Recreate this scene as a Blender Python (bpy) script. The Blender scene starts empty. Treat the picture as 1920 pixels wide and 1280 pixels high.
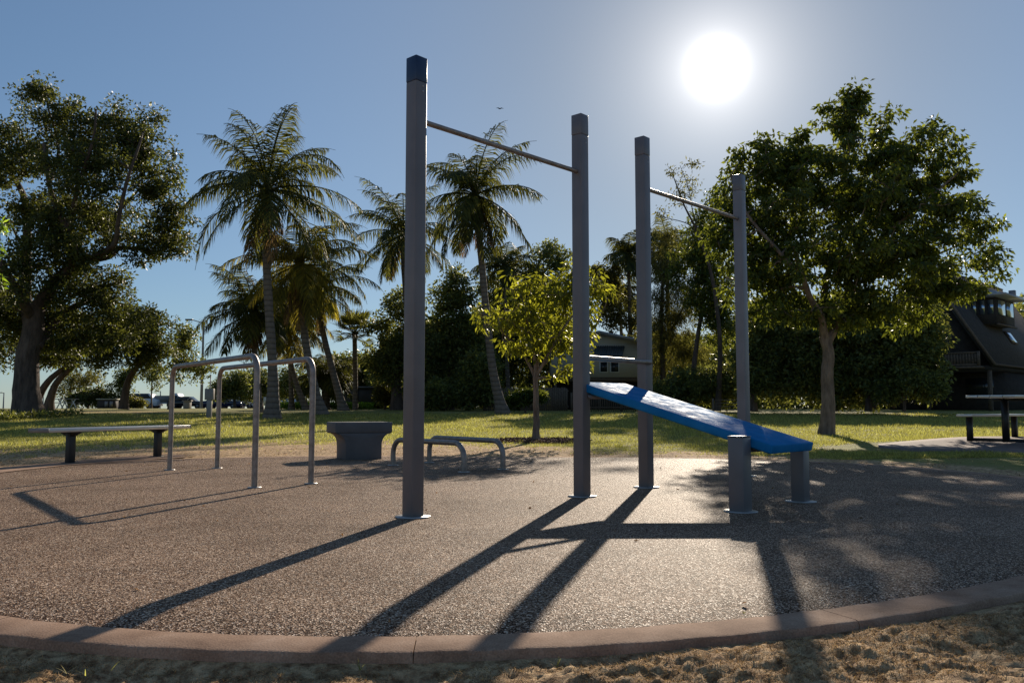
import bpy, math, random
import numpy as np
from mathutils import Vector
sc = bpy.context.scene
COL = sc.collection
R = math.radians
# ------------------------------------------------------------------ camera model
F = 1600.0; HC = 0.70; PITCH = math.atan(125/1600.0)
CP, SP = math.cos(PITCH), math.sin(PITCH)
def ray(px, py):
    u = (px-960)/F; v = (640-py)/F
    return np.array([u, CP-v*SP, SP+v*CP])
def P(px, py, Y):                       # the point of that ray at world distance Y
    d = ray(px, py); t = Y/d[1]
    return np.array([0, 0, HC]) + d*t
def G(px, py, z=0.0):                   # the point of that ray at height z
    d = ray(px, py); t = (z-HC)/d[2]
    return np.array([0, 0, HC]) + d*t
cam = bpy.data.cameras.new('camera'); co = bpy.data.objects.new('camera', cam); COL.objects.link(co)
cam.sensor_width = 36; cam.lens = 30.0; cam.clip_start = .05; cam.clip_end = 6000
co.location = (0, 0, HC); co.rotation_euler = (math.pi/2+PITCH, 0, 0)
sc.camera = co
# ------------------------------------------------------------------ noise, terrain
def _h(ix, iy, s):
    n = (ix*374761393 + iy*668265263 + s*1442695041) & 0xffffffff
    n = ((n ^ (n >> 13))*1274126177) & 0xffffffff
    return ((n ^ (n >> 16)) & 0xffff)/65535.0
def vnoise(x, y, s=0):
    x = np.asarray(x, float); y = np.asarray(y, float)
    ix = np.floor(x).astype(np.int64); iy = np.floor(y).astype(np.int64)
    fx = x-ix; fy = y-iy; fx = fx*fx*(3-2*fx); fy = fy*fy*(3-2*fy)
    a = _h(ix, iy, s); b = _h(ix+1, iy, s); c = _h(ix, iy+1, s); d = _h(ix+1, iy+1, s)
    return (a*(1-fx)+b*fx)*(1-fy)+(c*(1-fx)+d*fx)*fy
def fbm(x, y, o=4, s=0):
    r = 0; a = .5
    for k in range(o):
        r = r + a*vnoise(x, y, s+k*7); x = x*2.03+11.3; y = y*2.03+5.7; a *= .5
    return r
TY = [-8, 4, 8, 11, 12.6, 17, 20, 26, 32, 36, 45, 60, 80, 100, 135, 3000]
TZ = [-.030, -.030, -.028, -.015, -.004, .045, .09, .19, .32, .46, .60, .685, .685, .56, .35, .35]
def T(x, y):
    z = np.interp(y, TY, TZ)
    z = z + .13*np.exp(-(((np.asarray(x)-9.5)/3.2)**2+((np.asarray(y)-15)/2.6)**2))
    return z
def TG(px, py):                          # where the ray meets the terrain
    d = ray(px, py)
    for t in np.concatenate([np.arange(2, 30, .1), np.arange(30, 62, .25)]):
        q = np.array([0, 0, HC])+d*t
        if q[2] <= T(q[0], q[1]): return q
    return P(px, py, 60)
def onT(px, Y):
    x = (px-960)/F*Y
    return np.array([x, Y, float(T(x, Y))])
# pad outline
near = [(0,1149),(170,1171),(480,1192),(720,1194),(960,1187),(1200,1174),(1440,1151),(1680,1117),(1920,1081)]
ctrl = [G(*q)[:2] for q in near]+[np.array(q) for q in [(3.45,4.85),(4.6,6.6)]]+[G(1920,897)[:2], G(1740,880)[:2], G(1560,867)[:2]] + \
       [np.array(q) for q in [(2.4,11.95),(.4,12.35),(-2,12.45),(-4.1,11.95)]]+[G(125,871)[:2], G(0,885)[:2]]+[np.array(q) for q in [(-4.95,6.5),(-3.35,4.2)]]
ctrl = np.array(ctrl); PC = np.array([-.1, 7.9])
def closed(ctrl, n):
    m = len(ctrl); out = []
    for i in range(m):
        p0, p1, p2, p3 = ctrl[(i-1) % m], ctrl[i], ctrl[(i+1) % m], ctrl[(i+2) % m]
        for k in range(30):
            t = k/30
            out.append(.5*((2*p1)+(-p0+p2)*t+(2*p0-5*p1+4*p2-p3)*t*t+(-p0+3*p1-3*p2+p3)*t**3))
    out = np.array(out); d = np.r_[0, np.cumsum(np.linalg.norm(np.diff(np.r_[out, out[:1]], axis=0), axis=1))]
    for _ in range(3):
        out = (np.roll(out, 1, 0)+2*out+np.roll(out, -1, 0))/4
    s = np.linspace(0, d[-1], n, endpoint=False); o2 = np.r_[out, out[:1]]
    return np.c_[np.interp(s, d, o2[:, 0]), np.interp(s, d, o2[:, 1])], d[-1]
def fourier(ctrl, n, K=5):
    a = np.arctan2(ctrl[:, 1]-PC[1], ctrl[:, 0]-PC[0]); r = np.hypot(ctrl[:, 0]-PC[0], ctrl[:, 1]-PC[1])
    wt = np.array([6.]*9+[.8]*2+[3.]*3+[1.5]*4+[3.]*2+[.8]*2)
    B = lambda t: np.stack([np.ones_like(t)]+[f(k*t) for k in range(1, K+1) for f in (np.cos, np.sin)], 1)
    reg = np.diag([0]+[.02*k**3 for k in range(1, K+1) for _ in (0, 1)])
    A = B(a)*wt[:, None]; c = np.linalg.solve(A.T@A+reg, A.T@(r*wt)); print('outline residuals', (B(a)@c-r).round(3))
    t = np.linspace(-math.pi, math.pi, 4000, endpoint=False); rr = B(t)@c; o = np.c_[PC[0]+rr*np.cos(t), PC[1]+rr*np.sin(t)]
    o2 = np.r_[o, o[:1]]; d = np.r_[0, np.cumsum(np.linalg.norm(np.diff(o2, axis=0), axis=1))]; s = np.linspace(0, d[-1], n, endpoint=False)
    return np.c_[np.interp(s, d, o2[:, 0]), np.interp(s, d, o2[:, 1])], d[-1]
OUT, PERIM = fourier(ctrl, 480)
tn = np.roll(OUT, -1, 0)-np.roll(OUT, 1, 0); tn /= np.linalg.norm(tn, axis=1)[:, None]
NRM = np.c_[tn[:, 1], -tn[:, 0]]         # outward (the outline runs counter-clockwise)
_ang = np.arctan2(OUT[:, 1]-PC[1], OUT[:, 0]-PC[0]); _rad = np.hypot(OUT[:, 1]-PC[1], OUT[:, 0]-PC[0])
_o = np.argsort(_ang)
def sdist(x, y):                         # distance outside the pad edge
    a = np.arctan2(y-PC[1], x-PC[0]); return np.hypot(x-PC[0], y-PC[1])-np.interp(a, _ang[_o], _rad[_o], period=2*math.pi)
# ------------------------------------------------------------------ mesh helpers
def tag(o, label=None, cat=None, group=None, kind=None):
    if label: o['label'] = label
    if cat: o['category'] = cat
    if group: o['group'] = group
    if kind: o['kind'] = kind
    return o
def empty(name, loc, label, cat, group=None):
    o = bpy.data.objects.new(name, None); COL.objects.link(o); o.location = tuple(float(v) for v in loc)
    o.empty_display_size = .2
    return tag(o, label, cat, group)
def mesh_np(name, V, Fq=None, Ft=None, mat=None, parent=None, smooth=False, org=None):
    V = np.asarray(V, np.float64).reshape(-1, 3)
    if parent is not None:
        V = V-np.array(root(parent).location)
    me = bpy.data.meshes.new(name); me.vertices.add(len(V)); me.vertices.foreach_set('co', V.astype(np.float32).ravel())
    idx = []; st = []; tot = []; k = 0
    if Fq is not None and len(Fq):
        Fq = np.asarray(Fq, np.int32); idx.append(Fq.ravel()); st.append(np.arange(len(Fq))*4); tot.append(np.full(len(Fq), 4)); k = len(Fq)*4
    if Ft is not None and len(Ft):
        Ft = np.asarray(Ft, np.int32); idx.append(Ft.ravel()); st.append(k+np.arange(len(Ft))*3); tot.append(np.full(len(Ft), 3))
    idx = np.concatenate(idx); st = np.concatenate(st); tot = np.concatenate(tot)
    me.loops.add(len(idx)); me.loops.foreach_set('vertex_index', idx.astype(np.int32))
    me.polygons.add(len(st)); me.polygons.foreach_set('loop_start', st.astype(np.int32)); me.polygons.foreach_set('loop_total', tot.astype(np.int32))
    if smooth: me.polygons.foreach_set('use_smooth', np.ones(len(st), bool))
    me.update(); me.validate()
    if mat: me.materials.append(mat)
    o = bpy.data.objects.new(name, me); COL.objects.link(o)
    if parent is not None: o.parent = parent
    return o
def root(o):
    while o.parent is not None: o = o.parent
    return o
class MB:
    def __init__(s): s.v = []; s.q = []; s.t = []; s.n = 0
    def add(s, V, q=(), t=()):
        V = np.asarray(V, float).reshape(-1, 3)
        if len(q): s.q.append(np.asarray(q, int)+s.n)
        if len(t): s.t.append(np.asarray(t, int)+s.n)
        s.v.append(V); s.n += len(V); return s
    def box(s, c, sz, ax=(1, 0, 0), ay=(0, 1, 0), az=(0, 0, 1)):      # centre, full sizes, axes
        c = np.asarray(c, float); A = [np.asarray(a, float) for a in (ax, ay, az)]
        vs = []
        for i in (-.5, .5):
            for j in (-.5, .5):
                for k in (-.5, .5): vs.append(c+A[0]*sz[0]*i+A[1]*sz[1]*j+A[2]*sz[2]*k)
        return s.add(vs, [(0, 1, 3, 2), (4, 6, 7, 5), (0, 4, 5, 1), (2, 3, 7, 6), (0, 2, 6, 4), (1, 5, 7, 3)])
    def tube(s, pts, rad, seg=8, cap=True):
        pts = np.asarray(pts, float); n = len(pts)
        rad = np.full(n, rad) if np.isscalar(rad) else np.asarray(rad, float)
        tg = np.gradient(pts, axis=0); tg /= (np.linalg.norm(tg, axis=1)[:, None]+1e-9)
        ref = np.array([0, 0, 1.]) if abs(tg[0][2]) < .9 else np.array([1., 0, 0])
        a = np.cross(tg[0], ref); a /= np.linalg.norm(a)
        V = []
        th = np.arange(seg)*2*math.pi/seg
        for i in range(n):
            a = a-tg[i]*np.dot(a, tg[i]); a /= np.linalg.norm(a)+1e-9; b = np.cross(tg[i], a)
            V.append(pts[i]+rad[i]*(np.cos(th)[:, None]*a+np.sin(th)[:, None]*b))
        V = np.concatenate(V)
        q = []
        for i in range(n-1):
            for j in range(seg):
                k = (j+1) % seg; q.append((i*seg+j, i*seg+k, (i+1)*seg+k, (i+1)*seg+j))
        t = []
        if cap:
            V = np.r_[V, pts[:1], pts[-1:]]; c0 = n*seg; c1 = c0+1
            for j in range(seg):
                k = (j+1) % seg; t.append((c0, k, j)); t.append((c1, (n-1)*seg+j, (n-1)*seg+k))
        return s.add(V, q, t)
    def prism(s, poly, ax, ay, org, d):             # polygon in (ax, ay) pushed along vector d, fan-capped about its centre
        poly = np.asarray(poly, float); org = np.asarray(org, float); d = np.asarray(d, float)
        b = org+poly[:, :1]*np.asarray(ax, float)+poly[:, 1:2]*np.asarray(ay, float); n = len(b)
        V = np.r_[b, b+d, [b.mean(0)], [b.mean(0)+d]]
        q = [(i, (i+1) % n, n+(i+1) % n, n+i) for i in range(n)]
        t = [((i+1) % n, i, 2*n) for i in range(n)]+[(n+i, n+(i+1) % n, 2*n+1) for i in range(n)]
        return s.add(V, q, t)
    def disc(s, c, r, h, seg=24, r2=None):
        c = np.asarray(c, float); return s.tube([c, c+[0, 0, h]], [r, r2 or r], seg)
    def ball(s, c, r, seg=10, rg=7):
        c = np.asarray(c, float); r = np.ones(3)*r; V = []; q = []
        for i in range(rg+1):
            f = math.pi*i/rg
            for j in range(seg):
                a = 2*math.pi*j/seg; V.append(c+r*np.array([math.sin(f)*math.cos(a), math.sin(f)*math.sin(a), math.cos(f)]))
        for i in range(rg):
            for j in range(seg):
                k = (j+1) % seg; q.append((i*seg+j, (i+1)*seg+j, (i+1)*seg+k, i*seg+k))
        return s.add(V, q)
    def build(s, name, mat, parent=None, smooth=False, bevel=0):
        V = np.concatenate(s.v); q = np.concatenate(s.q) if s.q else None; t = np.concatenate(s.t) if s.t else None
        o = mesh_np(name, V, q, t, mat, parent, smooth)
        if smooth:
            try: o.data.set_sharp_from_angle(angle=R(40))
            except Exception: pass
        if bevel:
            m = o.modifiers.new('bevel', 'BEVEL'); m.width = bevel; m.segments = 2; m.limit_method = 'ANGLE'
        return o
# ------------------------------------------------------------------ materials
def newmat(name):
    m = bpy.data.materials.new(name); m.use_nodes = True; nt = m.node_tree
    return m, nt, nt.nodes['Principled BSDF'], nt.nodes['Material Output']
def N(nt, typ, **kw):
    n = nt.nodes.new(typ)
    for k, v in kw.items():
        if k in n.inputs: n.inputs[k].default_value = v
        else: setattr(n, k, v)
    return n
def ramp(nt, fac, stops):
    r = nt.nodes.new('ShaderNodeValToRGB'); e = r.color_ramp.elements
    while len(e) < len(stops): e.new(.5)
    for k, (p, c) in enumerate(stops): e[k].position = p; e[k].color = (*c, 1)
    nt.links.new(fac, r.inputs[0]); return r.outputs[0]
def mix(nt, fac, a, b, blend='MIX'):
    m = nt.nodes.new('ShaderNodeMix'); m.data_type = 'RGBA'; m.blend_type = blend
    for s, i in ((fac, 0), (a, 6), (b, 7)):
        if hasattr(s, 'links'): nt.links.new(s, m.inputs[i])
        elif i == 0: m.inputs[0].default_value = s
        else: m.inputs[i].default_value = (*s, 1)
    return m.outputs[2]
def bump(nt, b, h, st, dist=.01, prev=None):
    n = nt.nodes.new('ShaderNodeBump'); n.inputs['Strength'].default_value = st; n.inputs['Distance'].default_value = dist
    nt.links.new(h, n.inputs['Height'])
    if prev is not None: nt.links.new(prev, n.inputs['Normal'])
    nt.links.new(n.outputs[0], b.inputs['Normal']); return n.outputs[0]
def coords(nt): return nt.nodes.new('ShaderNodeTexCoord').outputs['Object']
def noise(nt, vec, scale, detail=4, rough=.55):
    n = N(nt, 'ShaderNodeTexNoise', Scale=scale, Detail=detail, Roughness=rough); nt.links.new(vec, n.inputs['Vector']); return n.outputs['Fac']
def simple(name, col, rough=.6, metal=0, var=.15, nscale=8, bst=.0, spec=.5, bscale=60, streak=None):
    m, nt, b, _ = newmat(name); c = coords(nt)
    if streak:
        mp = N(nt, 'ShaderNodeMapping'); mp.inputs['Scale'].default_value = streak; nt.links.new(c, mp.inputs[0]); c = mp.outputs[0]
    f = noise(nt, c, nscale, 5)
    col = np.array(col)
    nt.links.new(ramp(nt, f, [(.3, tuple(col*(1-var))), (.7, tuple(col*(1+var)))]), b.inputs['Base Color'])
    b.inputs['Roughness'].default_value = rough; b.inputs['Metallic'].default_value = metal
    b.inputs['Specular IOR Level'].default_value = spec
    if bst: bump(nt, b, noise(nt, c, bscale, 3), bst, .01)
    return m
def leafmat(name, dark, light, trans, tmix=.35, rough=.35, spec=.5):
    m, nt, b, out = newmat(name)
    g = nt.nodes.new('ShaderNodeNewGeometry')
    c = ramp(nt, g.outputs['Random Per Island'], [(0, dark), (.75, light), (1, tuple(np.array(light)*np.array([1.7, 1.3, .9])))])
    nt.links.new(c, b.inputs['Base Color']); b.inputs['Roughness'].default_value = rough; b.inputs['Specular IOR Level'].default_value = spec
    tr = nt.nodes.new('ShaderNodeBsdfTranslucent')
    tc = ramp(nt, g.outputs['Random Per Island'], [(0, tuple(np.array(trans)*.35)), (.6, tuple(np.array(trans)*.6)), (1, tuple(np.minimum(np.array(trans)*1.35, .95)))])
    nt.links.new(tc, tr.inputs['Color'])
    ms = nt.nodes.new('ShaderNodeMixShader'); ms.inputs[0].default_value = tmix
    nt.links.new(b.outputs[0], ms.inputs[1]); nt.links.new(tr.outputs[0], ms.inputs[2]); nt.links.new(ms.outputs[0], out.inputs['Surface'])
    return m
M = {}
# rubber crumb
m, nt, b, _ = newmat('rubber_crumb'); c = coords(nt)
vo = N(nt, 'ShaderNodeTexVoronoi', Scale=190.0); nt.links.new(c, vo.inputs['Vector'])
sep = nt.nodes.new('ShaderNodeSeparateColor'); nt.links.new(vo.outputs['Color'], sep.inputs[0])
gr = ramp(nt, sep.outputs[0], [(0, (.02, .011, .008)), (.36, (.10, .058, .036)), (.62, (.25, .155, .10)), (.84, (.47, .335, .235)), (.95, (.75, .58, .43)), (1, (.9, .76, .62))])
big = noise(nt, c, .9, 5, .6); med = noise(nt, c, 7, 4)
gr = mix(nt, 1.0, gr, ramp(nt, big, [(.34, (.72, .68, .64)), (.5, (.98, .96, .94)), (.66, (1.14, 1.12, 1.10))]), 'MULTIPLY')
gr = mix(nt, 1.0, gr, ramp(nt, med, [(.3, (.88, .88, .88)), (.7, (1.08, 1.06, 1.04))]), 'MULTIPLY')
nt.links.new(gr, b.inputs['Base Color']); b.inputs['Roughness'].default_value = .6; nt.links.new(ramp(nt, sep.outputs[2], [(.6, (.02, .02, .02)), (.86, (.06, .06, .06)), (1, (.9, .9, .9))]), b.inputs['Specular IOR Level'])
n1 = bump(nt, b, vo.outputs['Distance'], .75, .004)
bump(nt, b, sep.outputs[1], .55, .003, n1)
M['rubber'] = m
# kerb concrete
m, nt, b, _ = newmat('kerb_concrete'); c = coords(nt)
f = noise(nt, c, 5, 6, .65); f2 = noise(nt, c, 160, 2)
col = ramp(nt, f, [(.28, (.22, .13, .085)), (.5, (.36, .225, .15)), (.62, (.42, .275, .19)), (.78, (.52, .37, .27))])
col = mix(nt, 1.0, col, ramp(nt, f2, [(.35, (.8, .8, .8)), (.65, (1.1, 1.1, 1.1))]), 'MULTIPLY')
nt.links.new(col, b.inputs['Base Color']); b.inputs['Roughness'].default_value = .9; b.inputs['Specular IOR Level'].default_value = .15
bump(nt, b, f2, .35, .004); M['kerb'] = m
# ground: sand/straw near the pad, turf farther; the 'dirt' attribute says where
m, nt, b, _ = newmat('ground_soil'); c = coords(nt)
at = N(nt, 'ShaderNodeAttribute', attribute_name='dirt')
s1 = noise(nt, c, 22, 8, .7); s2 = noise(nt, c, 3, 4)
sand = ramp(nt, s1, [(.3, (.09, .045, .02)), (.43, (.38, .23, .115)), (.62, (.82, .58, .32))])
sand = mix(nt, 1.0, sand, ramp(nt, s2, [(.3, (.75, .72, .7)), (.7, (1.1, 1.1, 1.1))]), 'MULTIPLY')
g1 = noise(nt, c, 1.3, 5, .6); g2 = noise(nt, c, 60, 4, .7)
turf = ramp(nt, g2, [(.3, (.11, .11, .026)), (.55, (.25, .25, .055)), (.75, (.42, .38, .13))])
turf = mix(nt, ramp(nt, g1, [(.42, (0, 0, 0)), (.68, (.8, .8, .8))]), turf, (.32, .25, .11))
fc = noise(nt, c, 9, 5, .7)
ma = N(nt, 'ShaderNodeMath', operation='ADD'); nt.links.new(at.outputs['Fac'], ma.inputs[0]); nt.links.new(fc, ma.inputs[1])
mk = ramp(nt, ma.outputs[0], [(.82, (0, 0, 0)), (1.08, (1, 1, 1))])
nt.links.new(mix(nt, mk, turf, sand), b.inputs['Base Color']); b.inputs['Roughness'].default_value = .9; b.inputs['Specular IOR Level'].default_value = .2
n1 = bump(nt, b, s1, .9, .03); bump(nt, b, noise(nt, c, 130, 3), .9, .008, n1)
M['ground'] = m
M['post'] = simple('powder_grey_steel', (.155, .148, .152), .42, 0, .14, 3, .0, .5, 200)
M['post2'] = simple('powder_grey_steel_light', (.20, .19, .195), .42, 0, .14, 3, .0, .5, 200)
M['cap'] = simple('blue_cap', (.012, .03, .085), .3, 0, .1)
M['capg'] = simple('grey_blue_cap', (.13, .13, .15), .35, 0, .1)
m, nt, b, _ = newmat('blue_board'); c = coords(nt)
f = noise(nt, c, 6, 5)
nt.links.new(ramp(nt, f, [(.3, (.012, .16, .38)), (.7, (.025, .215, .48))]), b.inputs['Base Color'])
nt.links.new(ramp(nt, noise(nt, c, 9, 6, .7), [(.3, (.45, .45, .45)), (.7, (.95, .95, .95))]), b.inputs['Roughness']); b.inputs['Specular IOR Level'].default_value = .025
bump(nt, b, noise(nt, c, 70, 4, .6), .5, .006); M['blue'] = m
m, nt, b, _ = newmat('stainless_tube'); c = coords(nt)
f = noise(nt, c, 14, 6, .7)
nt.links.new(ramp(nt, f, [(.35, (.22, .18, .155)), (.6, (.34, .295, .265)), (.8, (.27, .19, .13))]), b.inputs['Base Color'])
b.inputs['Metallic'].default_value = .7; b.inputs['Roughness'].default_value = .48
bump(nt, b, noise(nt, c, 120, 3), .12, .003); M['tube'] = m
M['plate'] = simple('galvanised_plate', (.40, .39, .38), .4, .6, .15, 20)
M['block'] = simple('grey_cast_block', (.12, .11, .108), .7, 0, .15, 4, .25, .4, 120)
M['alu'] = simple('aluminium_plank', (.62, .6, .57), .35, .55, .06, 3, .05, .5, 30, (1, 1, 1))
M['dark'] = simple('dark_painted_steel', (.012, .012, .013), .45, 0, .2)
M['conc'] = simple('path_concrete', (.21, .165, .15), .85, 0, .2, 40, .3, .3, 150)
def barkmat(name, a, b2, sc_=6, st=(1, 1, .25)):
    m, nt, b, _ = newmat(name); c = coords(nt)
    mp = N(nt, 'ShaderNodeMapping'); mp.inputs['Scale'].default_value = st; nt.links.new(c, mp.inputs[0])
    f = noise(nt, mp.outputs[0], sc_, 8, .7)
    nt.links.new(ramp(nt, f, [(.32, a), (.68, b2)]), b.inputs['Base Color']); b.inputs['Roughness'].default_value = .9
    bump(nt, b, f, .8, .06); return m
M['bark'] = barkmat('dark_bark', (.035, .024, .018), (.15, .105, .08))
M['barkp'] = barkmat('pale_bark', (.08, .055, .04), (.28, .21, .16), 9)
m, nt, b, _ = newmat('palm_bark'); c = coords(nt)
sx = nt.nodes.new('ShaderNodeSeparateXYZ'); nt.links.new(c, sx.inputs[0])
wv = N(nt, 'ShaderNodeTexWave', Scale=1.6, Distortion=1.5, Detail=3.0); wv.bands_direction = 'Z'; nt.links.new(c, wv.inputs['Vector'])
f = noise(nt, c, 7, 6, .7)
cc = mix(nt, .5, ramp(nt, f, [(.3, (.06, .045, .035)), (.7, (.22, .17, .13))]), ramp(nt, wv.outputs['Fac'], [(0, (.06, .045, .035)), (.4, (.2, .155, .12))]))
nt.links.new(cc, b.inputs['Base Color']); b.inputs['Roughness'].default_value = .9; bump(nt, b, wv.outputs['Fac'], .5, .03); M['palmbark'] = m
M['leafL'] = leafmat('leaf_broad_dark', (.028, .045, .014), (.075, .09, .025), (.25, .27, .04), .36, .5, .3)
M['leafR'] = leafmat('leaf_drooping', (.028, .05, .013), (.07, .10, .024), (.36, .41, .04), .40, .48, .3)
M['leafY'] = leafmat('leaf_yellow_green', (.03, .05, .010), (.07, .09, .015), (.70, .72, .05), .44, .45, .3)
M['leafD'] = leafmat('leaf_dark', (.05, .075, .028), (.13, .155, .05), (.46, .48, .09), .38, .5, .28)
M['leafO'] = leafmat('leaf_olive', (.045, .05, .015), (.10, .095, .03), (.38, .36, .06), .42, .5, .28)
M['leafB'] = leafmat('leaf_bright', (.06, .12, .012), (.12, .2, .02), (.5, .75, .05), .5, .4, .4)
M['frond'] = leafmat('palm_leaflet', (.022, .034, .010), (.065, .075, .02), (.32, .32, .05), .36, .6, .22)
M['frondY'] = leafmat('palm_leaflet_yellow', (.05, .06, .012), (.15, .13, .025), (.62, .52, .06), .46, .6, .22)
M['deadfrond'] = leafmat('dead_palm_leaflet', (.08, .05, .025), (.24, .15, .07), (.3, .18, .07), .3, .7, .2)
M['grass'] = leafmat('grass_blade', (.13, .14, .035), (.32, .31, .10), (.85, .80, .17), .48, .5, .3)
M['straw'] = leafmat('dry_straw', (.14, .085, .04), (.52, .36, .18), (.55, .38, .17), .3, .7, .2)
M['litter'] = leafmat('dry_leaf', (.10, .05, .02), (.32, .18, .08), (.4, .2, .06), .3, .6, .3)
M['roofdk'] = simple('dark_shingle', (.06, .056, .054), .8, 0, .25, 6, .3, .3, 40)
M['walldk'] = simple('dark_cladding', (.035, .03, .027), .85, 0, .3, 5)
M['timber'] = simple('weathered_timber', (.12, .09, .065), .85, 0, .3, 10)
M['cream'] = simple('cream_weatherboard', (.42, .40, .33), .7, 0, .08, 3, .3, .3, 6, (.2, .2, 20))
M['roofmt'] = simple('corrugated_roof', (.33, .34, .35), .4, .4, .1, 4)
M['awn'] = simple('awning_slate', (.07, .09, .10), .5, 0, .2)
M['glass'] = simple('dark_glass', (.02, .025, .03), .08, 0, .1)
M['skyglass'] = simple('reflecting_glass', (.35, .42, .5), .05, .9, .05)
M['white'] = simple('white_paint', (.72, .72, .7), .4, 0, .05)
M['carwhite'] = simple('white_car_paint', (.70, .70, .70), .2, 0, .03)
M['carblue'] = simple('navy_car_paint', (.015, .022, .06), .15, 0, .05)
M['carblack'] = simple('black_car_paint', (.012, .014, .016), .15, 0, .05)
M['carsilver'] = simple('silver_car_paint', (.42, .44, .48), .2, .5, .05)
M['tyre'] = simple('tyre_rubber', (.015, .015, .015), .8)
M['shed'] = simple('brown_grey_block_wall', (.085, .075, .07), .85, 0, .12, 3)
M['galv'] = simple('galvanised_pole', (.25, .235, .23), .5, .4, .1)
M['boxg'] = simple('grey_beige_box', (.24, .22, .2), .6, 0, .1)
M['stone'] = simple('boulder_stone', (.14, .125, .11), .9, 0, .3, 5, .6, .3, 8)
M['asph'] = simple('asphalt', (.05, .05, .05), .85, 0, .2, 60, .3, .3, 150)
m, nt, b, _ = newmat('sea_water'); b.inputs['Base Color'].default_value = (.12, .2, .26, 1); b.inputs['Roughness'].default_value = .25
c = coords(nt); bump(nt, b, noise(nt, c, .6, 4), .3, .2); M['sea'] = m
# ------------------------------------------------------------------ world and sun
SUN = ray(1343, 128); SUN = SUN/np.linalg.norm(SUN)
EL = math.asin(SUN[2]); AZ = math.atan2(SUN[0], SUN[1])
w = bpy.data.worlds.new('World'); sc.world = w; w.use_nodes = True; nt = w.node_tree
bg = nt.nodes['Background']
sky = nt.nodes.new('ShaderNodeTexSky'); sky.sky_type = 'NISHITA'; sky.sun_disc = False
sky.sun_elevation = EL; sky.sun_rotation = AZ; sky.air_density = 1.0; sky.dust_density = .1; sky.ozone_density = 3.0; sky.altitude = 0
tc = nt.nodes.new('ShaderNodeTexCoord')
nz = N(nt, 'ShaderNodeVectorMath', operation='NORMALIZE'); nt.links.new(tc.outputs['Generated'], nz.inputs[0])
dt = N(nt, 'ShaderNodeVectorMath', operation='DOT_PRODUCT'); nt.links.new(nz.outputs[0], dt.inputs[0]); dt.inputs[1].default_value = tuple(SUN)
cl = N(nt, 'ShaderNodeMath', operation='MAXIMUM'); nt.links.new(dt.outputs['Value'], cl.inputs[0]); cl.inputs[1].default_value = 0
def pw(e, k):
    p = N(nt, 'ShaderNodeMath', operation='POWER'); nt.links.new(cl.outputs[0], p.inputs[0]); p.inputs[1].default_value = e
    q = N(nt, 'ShaderNodeMath', operation='MULTIPLY'); nt.links.new(p.outputs[0], q.inputs[0]); q.inputs[1].default_value = k; return q.outputs[0]
def addv(a, b_):
    p = N(nt, 'ShaderNodeMath', operation='ADD'); nt.links.new(a, p.inputs[0]); nt.links.new(b_, p.inputs[1]); return p.outputs[0]
GL = addv(addv(pw(4800, 14.0), pw(800, 2.4)), addv(pw(170, 2.1), pw(7, .6)))   # the bright air around the sun
glc = N(nt, 'ShaderNodeVectorMath', operation='SCALE'); glc.inputs[0].default_value = (1.0, .95, .90); nt.links.new(GL, glc.inputs['Scale'])
SKYK = (0.42, .55, .69)
sk = mix(nt, 1.0, sky.outputs[0], SKYK, 'MULTIPLY')
gm = nt.nodes.new('ShaderNodeGamma'); gm.inputs[1].default_value = .72; nt.links.new(sk, gm.inputs[0])
hz_ = mix(nt, 1.0, gm.outputs[0], mix(nt, pw(22, 1.0), (1, 1, 1), (.90, .77, .66)), 'MULTIPLY')
sm = N(nt, 'ShaderNodeVectorMath', operation='ADD'); nt.links.new(hz_, sm.inputs[0]); nt.links.new(glc.outputs[0], sm.inputs[1])
nt.links.new(sm.outputs[0], bg.inputs['Color']); bg.inputs['Strength'].default_value = .14
su = bpy.data.lights.new('sun', 'SUN'); su.energy = 5.0; su.angle = R(.53); su.color = (1, .87, .70)
so = bpy.data.objects.new('sun', su); COL.objects.link(so); so.location = (20, 60, 40)
so.rotation_euler = Vector(tuple(SUN)).to_track_quat('Z', 'Y').to_euler()
sc.view_settings.view_transform = 'Standard'; sc.view_settings.look = 'None'; sc.view_settings.gamma = 1; sc.view_settings.exposure = .3
sc.view_settings.use_curve_mapping = False
sc.cycles.max_bounces = 6; sc.cycles.transmission_bounces = 4; sc.cycles.diffuse_bounces = 4; sc.cycles.glossy_bounces = 3
sc.cycles.use_denoising = True; sc.cycles.denoising_prefilter = 'NONE'; sc.cycles.caustics_reflective = False; sc.cycles.caustics_refractive = False
sc.cycles.sample_clamp_indirect = 4
# ------------------------------------------------------------------ ground
def axis(parts):
    a = [np.arange(p, q, s) for p, q, s in parts]; return np.unique(np.concatenate(a).round(4))
xs = np.concatenate([-np.geomspace(2500, 9, 40), axis([(-8.9, -2.2, .12), (-2.2, 2.8, .016), (2.8, 9, .12), (9, 14, .3)]), np.geomspace(14.3, 2500, 38)])
ys = np.concatenate([[-30, -10, -4, -1, .5, 1.2, 1.7], axis([(2.0, 3.7, .016), (3.7, 14.5, .1), (14.5, 40, .4)]), np.geomspace(40.5, 138, 30)])
X, Y = np.meshgrid(xs, ys); Z = T(X, Y)
sd = sdist(X, Y)
nearm = np.clip((4.5-Y)/1.2, 0, 1)*np.clip((sd-.165)/.10, 0, 1)
rd = 1-np.abs(fbm(X*19, Y*24, 4, 9)*2-.94)*1.6
Z = Z+nearm*((fbm(X*4, Y*5, 3, 3)-.45)*.055+(rd-.55)*.026+(vnoise(X*37, Y*43, 13)-.5)*.016)
Z = Z+nearm*.03*np.exp(-((sd-.38)/.12)**2)*fbm(X*3, Y*3, 2, 5)*1.6
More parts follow.
